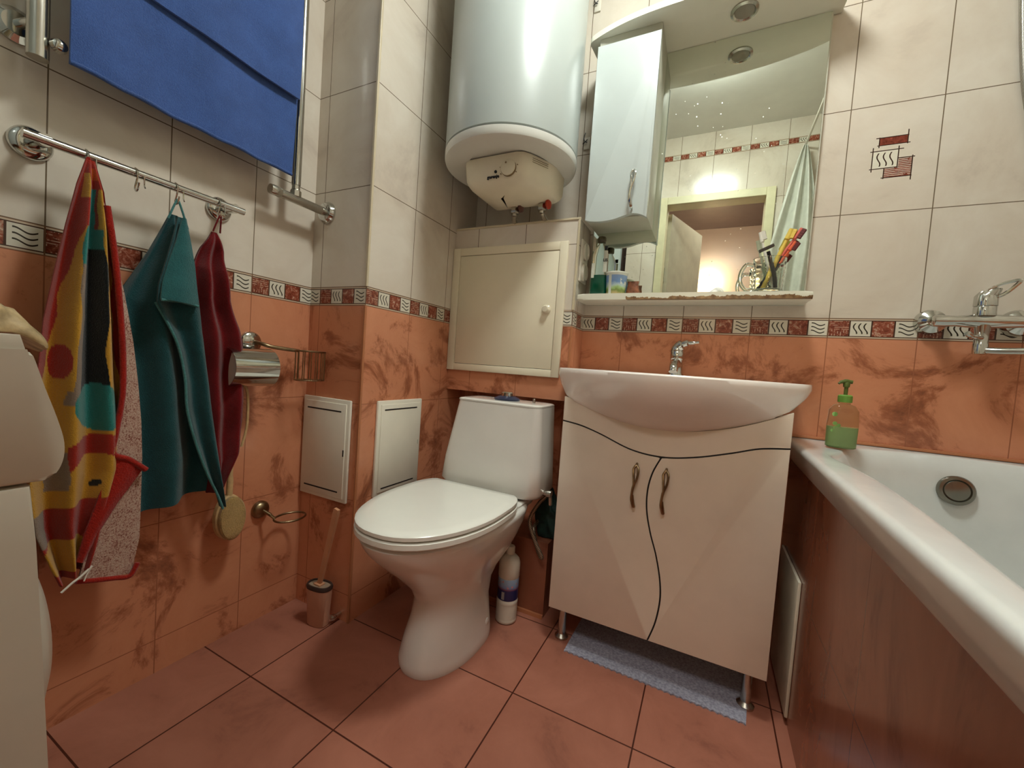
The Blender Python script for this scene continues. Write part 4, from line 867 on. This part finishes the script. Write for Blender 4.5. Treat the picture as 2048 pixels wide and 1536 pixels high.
# ---- towels
def terry(name, stops=None, attr=None, scale=420, var=0.25, base=None):
    m, nt, bs = new_mat(name); P, x, y, z = pos(nt); f = noise(nt, P, scale, 3, 0.7); g = noise(nt, P, 18, 4)
    if attr:
        at = nt.nodes.new('ShaderNodeAttribute'); at.attribute_name = attr; c = at.outputs['Color']
        c = mix(nt, f * 0.22, c, (0.02, 0.02, 0.02, 1))
    else:
        d = tuple(k * 0.62 for k in base[:3]) + (1,); l = tuple(min(1, k * 1.25) for k in base[:3]) + (1,)
        c = ramp(nt, f * 0.6 + g * 0.4, [(0.3, d), (0.7, l)])
    nt.links.new(c, bs.inputs['Base Color']); setin(bs, 'Roughness', 0.95); setin(bs, 'Sheen Weight', 0.25); setin(bs, 'Specular IOR Level', 0.1)
    bump(nt, bs, f, 0.7, 0.004); return m
def sheet(L, Rr, xf, nx=60, nz=120, thick=0.004, colf=None):
    """L, Rr: polylines of (y,z) down the two side edges; xf(s,t,y,z)->x"""
    bm = bmesh.new(); lay = bm.loops.layers.float_color.new('Col') if colf else None; cols = {}
    F = []; K = []
    for side in (0, 1):
        g = []
        for j in range(nz + 1):
            t = j / nz; l = poly_at(L, t); r = poly_at(Rr, t); row = []
            for i in range(nx + 1):
                s = i / nx; y = lerp(l[0], r[0], s); z = lerp(l[1], r[1], s); x = xf(s, t, y, z) - side * thick
                v = bm.verts.new((x, y, z)); row.append(v)
                if colf: cols[v] = colf(s, t, y, z)
            g.append(row)
        F.append(g)
    for gi, g in enumerate(F):
        for a, b in zip(g[:-1], g[1:]):
            for i in range(nx):
                q = (a[i], a[i + 1], b[i + 1], b[i]); bm.faces.new(q if gi == 0 else q[::-1])
    f, b = F
    for j in range(nz):
        bm.faces.new((f[j][0], f[j + 1][0], b[j + 1][0], b[j][0])); bm.faces.new((f[j][nx], b[j][nx], b[j + 1][nx], f[j + 1][nx]))
    for i in range(nx):
        bm.faces.new((f[0][i], b[0][i], b[0][i + 1], f[0][i + 1])); bm.faces.new((f[nz][i], f[nz][i + 1], b[nz][i + 1], b[nz][i]))
    if colf:
        for fc in bm.faces:
            for lp in fc.loops: lp[lay] = cols[lp.vert]
    return bm
def hem(pts, xo, r=0.0035): b = B(); add_tube(b, [(xo(y, z) if callable(xo) else xo, y, z) for y, z in pts], r, 8); return b
M_blue = terry('blue_terry', base=srgb(66, 96, 160))
bt = thing('blue_towel', (-0.80, -0.95, 1.33), 'large blue terry towel folded over the chrome towel warmer', 'towel')
def xb(s, t, y, z): return -0.804 + 0.006 * math.sin(9 * y + 4 * z + 1) + 0.003 * math.sin(26 * y + 9 * z)
zz = [2.0 - 0.67 * k / 10 for k in range(11)]
bm = sheet([(-1.172, z) for z in zz], [(-0.728, z) for z in zz], xb, 60, 90, 0.006); obj('back_fall', bm, M_blue, bt, smooth=60)
bm = hem([(lerp(-1.172, -0.728, k / 30), 1.332 + 0.0015 * math.sin(k)) for k in range(31)], lambda y, z: xb(0, 0, y, z) - 0.001, 0.0045); obj('hem', bm, M_blue, bt, smooth=60)
zz = [2.0 - 0.46 * k / 8 for k in range(9)]
def xb2(s, t, y, z): return xb(s, t, y, z) + 0.010 + 0.006 * t * (0.5 + 0.5 * math.sin(14 * y + 0.6))
bm = sheet([(-1.172, z + 0.004 * k / 8) for k, z in enumerate(zz)], [(-0.730, z - 0.010 * k / 8) for k, z in enumerate(zz)], xb2, 60, 60, 0.006); obj('front_fall', bm, M_blue, bt, smooth=60)
bm = B(); rings = []
for k in range(9):
    a = PI * k / 8; rings.append([(wx - 0.002 + 0.030 * math.cos(a), y, 2.0 + 0.022 * math.sin(a)) for y in (-1.172, -0.728)])
t_ = B()
outer_r = [[(wx - 0.002 + (0.036) * math.cos(PI * k / 12), y, 1.995 + 0.022 * math.sin(PI * k / 12)) for k in range(13)] + [(wx - 0.002 + (0.029) * math.cos(PI * k / 12), y, 1.995 + 0.016 * math.sin(PI * k / 12)) for k in range(12, -1, -1)] for y in (-1.172, -0.728)]
add_loft(bm, outer_r); t_.free(); obj('top_fold', bm, M_blue, bt, smooth=60)

# colourful beach towel (1)
RED = srgb(172, 44, 26); YEL = srgb(212, 158, 50); TEA = srgb(48, 138, 132); DRK = srgb(14, 18, 16); GRY = srgb(150, 130, 112); ORG = srgb(206, 92, 20); BLK = DRK
def col1(s, t, y, z):
    w = 0.03 * math.sin(23 * t + 5 * s) + 0.015 * math.sin(60 * t)
    q = s + w
    def inel(cs, ct, rs, rt): return ((q - cs) / rs) ** 2 + ((t - ct) / rt) ** 2 < 1
    if t < 0.20:
        if 0.10 < t and 0.38 < q < 0.62: return TEA
        if 0.05 < t < 0.13 and 0.22 < q < 0.36: return YEL
        if 0.10 < t and 0.66 < q < 0.84: return YEL
        if 0.03 < t < 0.07 and 0.5 < q < 0.7: return ORG
        return RED
    if inel(0.20, 0.47, 0.10, 0.030): return RED
    if t < 0.52 and q < 0.34 - 0.0 * t: return YEL if q > 0.12 + (0.42 - t) * 0.9 else RED
    if t < 0.64 and q < 0.30: return YEL
    if inel(0.62, 0.555, 0.24, 0.048): return TEA
    if t < 0.55:
        if q < 0.44: return GRY if t > 0.28 else TEA
        if q < 0.72: return DRK if t > 0.24 else TEA
        if q < 0.93: return YEL
        return RED
    if t < 0.66 and q > 0.78: return YEL if q < 0.92 else RED
    if q < 0.30 and t < 0.72: return GRY if q > 0.12 else YEL
    if inel(0.60, 0.67, 0.40, 0.060) and not inel(0.6, 0.71, 0.34, 0.055): return RED
    if t < 0.76:
        if ((q - 0.66) / 0.05) ** 2 + ((t - 0.725) / 0.008) ** 2 < 1: return DRK
        return YEL
    if t < 0.84: return RED if q > 0.15 else GRY
    if inel(0.32, 0.90, 0.38, 0.065): return YEL
    return RED
M_t1 = terry('beach_towel_terry', attr='Col')
t1 = thing('beach_towel', (-0.80, -1.13, 0.35), 'red, yellow and teal patterned towel hanging leftmost on the rail', 'towel', 'towels hanging from the rail')
L1 = [(-1.146, 1.172), (-1.160, 1.12), (-1.175, 1.04), (-1.188, 0.95), (-1.200, 0.86), (-1.207, 0.75), (-1.212, 0.65), (-1.214, 0.55), (-1.205, 0.46), (-1.185, 0.39), (-1.172, 0.350)]
R1 = [(-1.134, 1.172), (-1.118, 1.12), (-1.108, 1.04), (-1.098, 0.95), (-1.088, 0.86), (-1.080, 0.75), (-1.070, 0.65), (-1.068, 0.57), (-1.090, 0.48), (-1.110, 0.41), (-1.125, 0.372)]
def x1(s, t, y, z):
    a = 0.018 * min(1, t * 5)
    return -0.808 + a * math.cos(2.6 * 2 * PI * s + 0.8 * math.sin(4 * t)) + 0.022 * math.sin(PI * min(1, t * 1.2)) * (1 - (2 * s - 1) ** 2) + 0.006
bm = sheet(L1, R1, x1, 110, 260, 0.006, col1); obj('front_face', bm, M_t1, t1, smooth=60)
# reverse side: pale, peach-speckled strip with red hem on the right
m, nt, bs = new_mat('towel_reverse'); P, x, y, z = pos(nt); f = noise(nt, P, 330, 3, 0.75)
nt.links.new(ramp(nt, f + (noise(nt, P, 30) - 0.5) * 0.3, [(0.36, srgb(128, 62, 48)), (0.48, srgb(196, 158, 140)), (0.75, srgb(214, 196, 178))]), bs.inputs['Base Color']); setin(bs, 'Roughness', 0.95); bump(nt, bs, f, 0.8, 0.004)
L2 = [(-1.124, 1.10), (-1.112, 1.02), (-1.100, 0.93), (-1.092, 0.83), (-1.090, 0.74), (-1.094, 0.66), (-1.098, 0.60), (-1.105, 0.52), (-1.130, 0.43), (-1.145, 0.345)]
R2 = [(-1.118, 1.10), (-1.104, 1.02), (-1.086, 0.93), (-1.070, 0.83), (-1.060, 0.74), (-1.053, 0.66), (-1.049, 0.58), (-1.048, 0.50), (-1.047, 0.40), (-1.058, 0.322)]
def x2(s, t, y, z): return -0.796 + 0.010 * math.sin(PI * t) - 0.010 * s
bm = sheet(L2, R2, x2, 30, 160, 0.006); obj('reverse_side', bm, m, t1, smooth=60)
M_redh = terry('red_hem', base=srgb(160, 30, 14), scale=300)
hp = [(p.x, p.y) for p in cat([(a, b, 0) for a, b in [(-1.122, 1.09), (-1.109, 1.0), (-1.099, 0.9), (-1.092, 0.8), (-1.091, 0.72), (-1.099, 0.645), (-1.103, 0.60), (-1.078, 0.583), (-1.048, 0.555)]], 8)]
obj('hem', hem(hp, -0.781, 0.0055), M_redh, t1, smooth=60)
hp = [(p.x, p.y) for p in cat([(a, b, 0) for a, b in [(-1.147, 0.346), (-1.118, 0.336), (-1.088, 0.327), (-1.064, 0.321), (-1.051, 0.345)]], 6)]
obj('hem', hem(hp, -0.798, 0.005), M_redh, t1, smooth=60)
bm = sheet([(-1.104, 0.602), (-1.112, 0.55), (-1.124, 0.50), (-1.140, 0.44), (-1.150, 0.39)], [(-1.050, 0.560), (-1.068, 0.53), (-1.090, 0.495), (-1.118, 0.44), (-1.140, 0.385)], lambda s, t, y, z: -0.785 + 0.006 * math.sin(PI * s) - 0.004 * t, 20, 40, 0.005); obj('turned_flap', bm, M_redh, t1, smooth=60)
bm = B(); add_tube(bm, cat([(-0.786, -1.128, 0.374), (-0.784, -1.145, 0.36), (-0.783, -1.158, 0.352), (-0.783, -1.172, 0.340)], 5), 0.0022, 8); add_tube(bm, cat([(-0.786, -1.128, 0.374), (-0.785, -1.136, 0.360), (-0.785, -1.140, 0.348)], 5), 0.0014, 8); obj('tag_thread', bm, M_wht, t1)
bm = B(); add_tube(bm, cat([(-0.81, -1.145, 1.165), (rx + 0.012, -1.141, 1.178), (-0.81, -1.137, 1.165)], 5), 0.002, 8); obj('loop', bm, M_redh, t1)

# teal towel (2)
M_teal = terry('teal_terry', base=srgb(34, 80, 84)); M_tealb = terry('teal_terry_hem', base=srgb(72, 128, 126), scale=300)
M_tealc = terry('teal_terry_face', base=srgb(44, 100, 102))
t2 = thing('teal_towel', (-0.80, -1.0, 0.45), 'dark teal towel hanging by its corner in the middle of the rail', 'towel', 'towels hanging from the rail')
L = [(-1.004, 1.122), (-1.018, 1.085), (-1.040, 1.03), (-1.066, 0.975), (-1.090, 0.925), (-1.078, 0.84), (-1.066, 0.75), (-1.062, 0.65), (-1.058, 0.55), (-1.050, 0.44)]
Rr = [(-0.990, 1.122), (-0.976, 1.08), (-0.966, 1.02), (-0.956, 0.96), (-0.945, 0.90), (-0.935, 0.82), (-0.926, 0.74), (-0.915, 0.65), (-0.905, 0.56), (-0.915, 0.47)]
def x3(s, t, y, z): return -0.825 + 0.020 * min(1, t * 4) * math.cos(1.6 * 2 * PI * s + 1.5) + 0.006
bm = sheet(L, Rr, x3, 60, 130, 0.006); obj('back_fall', bm, M_teal, t2, smooth=60)
L = [(-0.999, 1.115), (-1.010, 1.07), (-1.025, 1.01), (-1.038, 0.955), (-1.038, 0.918), (-1.010, 0.865), (-0.992, 0.82), (-0.978, 0.75), (-0.972, 0.68), (-0.952, 0.60), (-0.925, 0.52), (-0.900, 0.462), (-0.885, 0.420)]
Rr = [(-0.990, 1.115), (-0.978, 1.07), (-0.970, 1.01), (-0.962, 0.955), (-0.952, 0.90), (-0.942, 0.85), (-0.935, 0.80), (-0.926, 0.74), (-0.918, 0.68), (-0.905, 0.60), (-0.893, 0.53), (-0.884, 0.475), (-0.877, 0.424)]
def x4(s, t, y, z): return -0.796 + 0.012 * math.sin(PI * min(1, t * 2.5)) + 0.010 * math.cos(1.2 * 2 * PI * s) * min(1, t * 3)
bm = sheet(L, Rr, x4, 50, 130, 0.006); obj('front_fold', bm, M_teal, t2, smooth=60)
# turned-over corner of the front fold
Lc = [(-0.997, 1.112), (-1.008, 1.06), (-1.022, 1.01), (-1.033, 0.965), (-1.036, 0.926)]; Rc = [(-0.990, 1.112), (-0.980, 1.06), (-0.972, 1.01), (-0.968, 0.965), (-0.966, 0.921)]
bm = sheet(Lc, Rc, lambda s, t, y, z: -0.781 + 0.009 * math.sin(PI * s) * (0.3 + t) + 0.010 * t, 24, 50, 0.005); obj('turned_corner', bm, M_tealc, t2, smooth=60)
hp = [(p.x, p.y) for p in cat([(a, b, 0) for a, b in L[4:]], 6)]
obj('hem', hem(hp, lambda y, z: -0.788, 0.0030), M_tealb, t2, smooth=60)
hp = [(-1.036, 0.924), (-1.0, 0.926), (-0.966, 0.921)]; obj('hem', hem(hp, -0.770, 0.0032), M_tealb, t2, smooth=60)
bm = B(); add_tube(bm, cat([(-0.808, -1.012, 1.108), (rx + 0.013, -0.998, 1.150), (rx + 0.013, -0.992, 1.150), (-0.800, -0.978, 1.095)], 5), 0.0022, 8); obj('loop', bm, M_tealb, t2)
# red towel (3)
M_red = terry('dark_red_cloth', base=srgb(116, 12, 16))
t3 = thing('red_towel', (-0.82, -0.88, 0.5), 'dark red towel hanging rightmost on the rail', 'towel', 'towels hanging from the rail')
L = [(-0.915, 1.112), (-0.935, 1.07), (-0.948, 1.02), (-0.944, 0.95), (-0.932, 0.86), (-0.926, 0.76), (-0.920, 0.66), (-0.914, 0.57), (-0.905, 0.50), (-0.895, 0.452)]
Rr = [(-0.904, 1.112), (-0.885, 1.07), (-0.876, 1.02), (-0.862, 0.95), (-0.838, 0.88), (-0.820, 0.80), (-0.822, 0.72), (-0.816, 0.64), (-0.826, 0.56), (-0.862, 0.470)]
def x5(s, t, y, z): return -0.826 + 0.014 * min(1, t * 4) * math.cos(1.9 * 2 * PI * s + 2.2 + t) + 0.004 * math.sin(30 * t)
bm = sheet(L, Rr, x5, 60, 120, 0.005); obj('cloth', bm, M_red, t3, smooth=60)
bm = B(); add_tube(bm, cat([(-0.820, -0.916, 1.112), (rx + 0.013, -0.909, 1.148), (rx + 0.013, -0.905, 1.148), (-0.820, -0.900, 1.112)], 5), 0.002, 8); obj('loop', bm, M_red, t3)

# paper holder with cover and wire basket
ph = thing('toilet_paper_holder', (XL, -0.75, 0.78), 'chrome covered toilet paper holder with wire basket on the left wall', 'paper holder')
bm = B(); add_lathe(bm, [(0.031, 0.0005), (0.031, 0.005), (0.027, 0.010), (0.010, 0.014)], (XL, -0.772, 0.850), 'x', 28); obj('flange', bm, M_chrome, ph)
bm = B(); add_tube(bm, cat([(XL + 0.012, -0.765, 0.852), (-0.86, -0.757, 0.848), (-0.848, -0.74, 0.842), (-0.84, -0.70, 0.838), (-0.835, -0.67, 0.836)], 6), 0.0055, 10); obj('arm', bm, M_bronze, ph)
pc = []
for k in range(17):
    a = math.radians(118 - k * 11.5); pc.append((-0.843 + 0.054 * math.cos(a), 0.780 + 0.054 * math.sin(a)))
pc = pc + [(x + (-0.843 - x) * 0.025, z + (0.780 - z) * 0.025) for x, z in pc[::-1]]
bm = B(); add_loft(bm, [[(x, y, z) for x, z in pc] for y in (-0.866, -0.748)]); obj('cover', bm, M_chrome, ph, smooth=30)
obj('cover_slot', box(-0.8500, -0.8310, -0.828, -0.806, 0.8325, 0.8347), M_dark, ph)
bm = B(); add_lathe(bm, [(0.020, 0.0), (0.045, 0.0), (0.045, 0.10), (0.020, 0.10)], (-0.843, -0.858, 0.777), 'y', 32); obj('paper_roll', bm, M_wht, ph)
bm = B(); cc = (-0.808, -0.640); r_ = 0.045
def rng(z, r=r_, n=28): return [(cc[0] + 0.75 * r * math.cos(2 * PI * i / n), cc[1] + r * math.sin(2 * PI * i / n), z) for i in range(n)]
add_tube(bm, rng(0.836), 0.0028, 8, closed=True); add_tube(bm, rng(0.748), 0.0018, 8, closed=True)
for i in range(14):
    a = 2 * PI * i / 14; px, py = cc[0] + 0.75 * r_ * math.cos(a), cc[1] + r_ * math.sin(a); add_tube(bm, [(px, py, 0.836), (px, py, 0.748)], 0.0014, 6)
for k in range(-2, 3): add_tube(bm, [(cc[0] - 0.03, cc[1] + k * 0.014, 0.748), (cc[0] + 0.03, cc[1] + k * 0.014, 0.748)], 0.0013, 6)
add_tube(bm, [(-0.835, -0.672, 0.836), (-0.835, -0.66, 0.836)], 0.005, 8); obj('wire_basket', bm, M_bronze, ph)
# bath brush hanging below
br = thing('bath_brush', (-0.85, -0.83, 0.3), 'long-handled wooden bath brush hanging on the left wall', 'brush')
M_wood = plain('pale_wood', srgb(206, 172, 122), 0.5, var=0.12, scale=50)
bm = B(); add_tube(bm, cat([(-0.845, -0.829, 0.71), (-0.845, -0.832, 0.66), (-0.847, -0.833, 0.58), (-0.85, -0.835, 0.50), (-0.85, -0.836, 0.42)], 6), [0.008, 0.009, 0.0075, 0.006, 0.008], 12); obj('handle', bm, M_wood, br)
bm = B(); rr = []
for k, (h, s) in enumerate(((-0.014, 0.9), (-0.010, 1.0), (0.004, 1.0), (0.008, 0.9))): rr.append([(-0.848 + h, -0.836 + 0.036 * s * math.cos(a), 0.370 + 0.062 * s * math.sin(a)) for a in [2 * PI * i / 36 for i in range(36)]])
add_loft(bm, rr); obj('head', bm, M_wood, br)
bm = B(); rr = [[(-0.840 + h, -0.836 + 0.033 * s * math.cos(a), 0.370 + 0.058 * s * math.sin(a)) for a in [2 * PI * i / 36 for i in range(36)]] for h, s in ((0, 1), (0.012, 1.02), (0.016, 0.93))]
add_loft(bm, rr); obj('bristles', bm, terry('brush_bristles', base=srgb(178, 146, 92), scale=300), br)
bm = B(); add_tube(bm, cat([(-0.845, -0.829, 0.70), (-0.845, -0.822, 0.728), (-0.843, -0.812, 0.730), (-0.842, -0.803, 0.70), (-0.845, -0.80, 0.62), (-0.848, -0.81, 0.56)], 6), 0.0035, 8); obj('strap', bm, M_wood, br)
hk = thing('wall_hook', (XL, -0.826, 0.735), 'small chrome hook on the left wall, holding the bath brush', 'hook')
bm = B(); add_tube(bm, cat([(XL + 0.001, -0.826, 0.742), (-0.86, -0.826, 0.735), (-0.845, -0.824, 0.722), (-0.836, -0.824, 0.735)], 6), 0.0035, 8); add_lathe(bm, [(0.010, 0.0005), (0.010, 0.004), (0.005, 0.007)], (XL, -0.826, 0.742), 'x', 20); obj('peg', bm, M_chrome, hk)
# lower ring holder
rh = thing('ring_holder', (XL, -0.70, 0.30), 'small bronze ring holder low on the left wall', 'ring holder')
bm = B(); add_lathe(bm, [(0.026, 0.0005), (0.026, 0.006), (0.021, 0.015), (0.009, 0.020)], (XL, -0.722, 0.348), 'x', 28); add_tube(bm, [(XL + 0.015, -0.722, 0.348), (XL + 0.040, -0.712, 0.335)], 0.005, 10); obj('flange', bm, M_bronze, rh)
bm = B(); add_tube(bm, [(-0.828 + 0.036 * math.cos(a), -0.668 + 0.046 * math.sin(a), 0.322) for a in [2 * PI * i / 40 for i in range(40)]], 0.0032, 10, closed=True); add_tube(bm, [(-0.856, -0.713, 0.335), (-0.845, -0.705, 0.324)], 0.0045, 8); obj('ring', bm, M_bronze, rh)

# ================================================================ WASHING MACHINE in the recess
wm = thing('washing_machine', (-0.6, -1.6, 0), 'white front-loading washing machine at the left edge', 'washing machine')
M_wm = plain('washer_enamel', srgb(196, 190, 174), 0.3, var=0.015)
WX0, WX1 = -0.880, -0.305
body = [(-1.885, 0.01), (-1.318, 0.01), (-1.3165, 0.20), (-1.318, 0.37), (-1.324, 0.50), (-1.330, 0.62), (-1.334, 0.681), (-1.885, 0.681)]
bm = B(); add_prism(bm, body, 'x', WX0, WX1, bev=0.004); obj('body', bm, M_wm, wm, smooth=35)
pan = smooth2([(-1.338, 0.815), (-1.3345, 0.812), (-1.326, 0.780), (-1.317, 0.748), (-1.3115, 0.722), (-1.3125, 0.702), (-1.319, 0.688), (-1.330, 0.684)], 4) + [(-1.885, 0.684), (-1.885, 0.815)]
bm = B(); add_prism(bm, pan, 'x', WX0, WX1, bev=0.003); obj('control_panel', bm, M_wm, wm, smooth=35)
bm = B(); add_prism(bm, [(-1.338, 0.8155), (-1.342, 0.832), (-1.885, 0.832), (-1.885, 0.8155)], 'x', WX0 + 0.003, WX1 - 0.003, bev=0.002); obj('top_cover', bm, M_wm, wm)
dcx, dcz = -0.585, 0.395
bm = B(); add_lathe(bm, [(0.165, -0.012), (0.168, 0.004), (0.155, 0.020), (0.13, 0.038), (0.10, 0.050), (0.06, 0.057), (0.01, 0.060)], (dcx, -1.316, dcz), 'y', 48); obj('door', bm, M_wm, wm)
bm = B(); add_lathe(bm, [(0.025, 0), (0.025, 0.012), (0.02, 0.02)], (-0.45, -1.318, 0.75), 'y', 24); obj('dial', bm, M_chromeb, wm)
# beige plastic bag on top
bm = bmesh.new(); bmesh.ops.create_icosphere(bm, subdivisions=5, radius=1)
for v in bm.verts:
    p = v.co.copy(); k = 1 + 0.05 * math.sin(7 * p.x + 5 * p.y) + 0.03 * math.sin(13 * p.x) + 0.04 * math.sin(19 * p.y + 8 * p.x)
    sx_ = math.copysign(abs(p.x) ** 0.75, p.x); sy_ = math.copysign(abs(p.y) ** 0.75, p.y)
    z = max(p.z, -0.1)
    v.co = Vector((-0.43 + sx_ * 0.110 * k, -1.440 + sy_ * 0.140 * k, 0.8335 + max(0, (z + 0.1)) * (0.034 + 0.004 * math.sin(15 * p.x + 9 * p.y) + 0.003 * math.sin(31 * p.y - 12 * p.x))))
    if v.co.y > -1.335:
        v.co.y = -1.335 + (v.co.y + 1.335) * 0.75; v.co.z -= (v.co.y + 1.335) * 0.7
bag = obj('plastic_bag', bm, plain('beige_plastic_film', srgb(190, 166, 124), 0.25, var=0.25, scale=45, bmp=0.6, bscale=90), smooth=40, label='crumpled beige plastic bag on top of the washing machine', cat='bag')

# ================================================================ seen only in the mirror
cu = thing('shower_curtain', (0.68, -1.39, 0.75), 'pale green shower curtain bunched at the near end of the bath', 'curtain')
M_curt = plain('curtain_pale_green', srgb(208, 208, 196), 0.35, var=0.06, scale=25)
bm = bmesh.new(); rows = []
for j in range(41):
    t = j / 40; z = 2.235 - 1.5 * t; half = 0.010 + 0.110 * min(1, t * 2.6) ** 0.8; row = []
    for i in range(61):
        s = i / 60; row.append((0.685 - 0.03 * t + half * (2 * s - 1) , -1.41 + 0.024 * math.sin(5 * PI * s + 3 * t + 2.5 * s * s) * min(1, 0.3 + t * 3), z))
    rows.append(row)
full = [r + [(x, y - 0.004, z) for x, y, z in r[::-1]] for r in rows]
bm.free(); bm = B(); add_loft(bm, full); obj('curtain', bm, M_curt, cu, smooth=60)
rd = thing('curtain_rod', (0.69, -0.7, 2.25), 'thin white curtain rod running along the bath', 'rod')
bm = B(); add_tube(bm, [(0.688, YN + 0.001, 2.25), (0.688, -0.001, 2.25)], 0.006, 12); obj('rod', bm, M_wht, rd)
tc = thing('wall_cabinet', (-0.6, -1.75, 1.05), 'white tall cupboard with a dark strip painted as shade, in the recess above the washing machine', 'cabinet')
obj('carcass', box(-0.88, -0.345, -1.895, -1.53, 1.05, 2.2), M_lac, tc)
obj('shade_strip', box(-0.344, -0.31, -1.895, -1.53, 1.05, 2.2), plain('shade_brown', srgb(72, 50, 40), 0.5), tc)  # dark brown colour stands in for the shaded side of the recess
obj('door', box(-0.875, -0.35, -1.529, -1.512, 1.055, 2.195, bev=0.002), M_lac, tc)
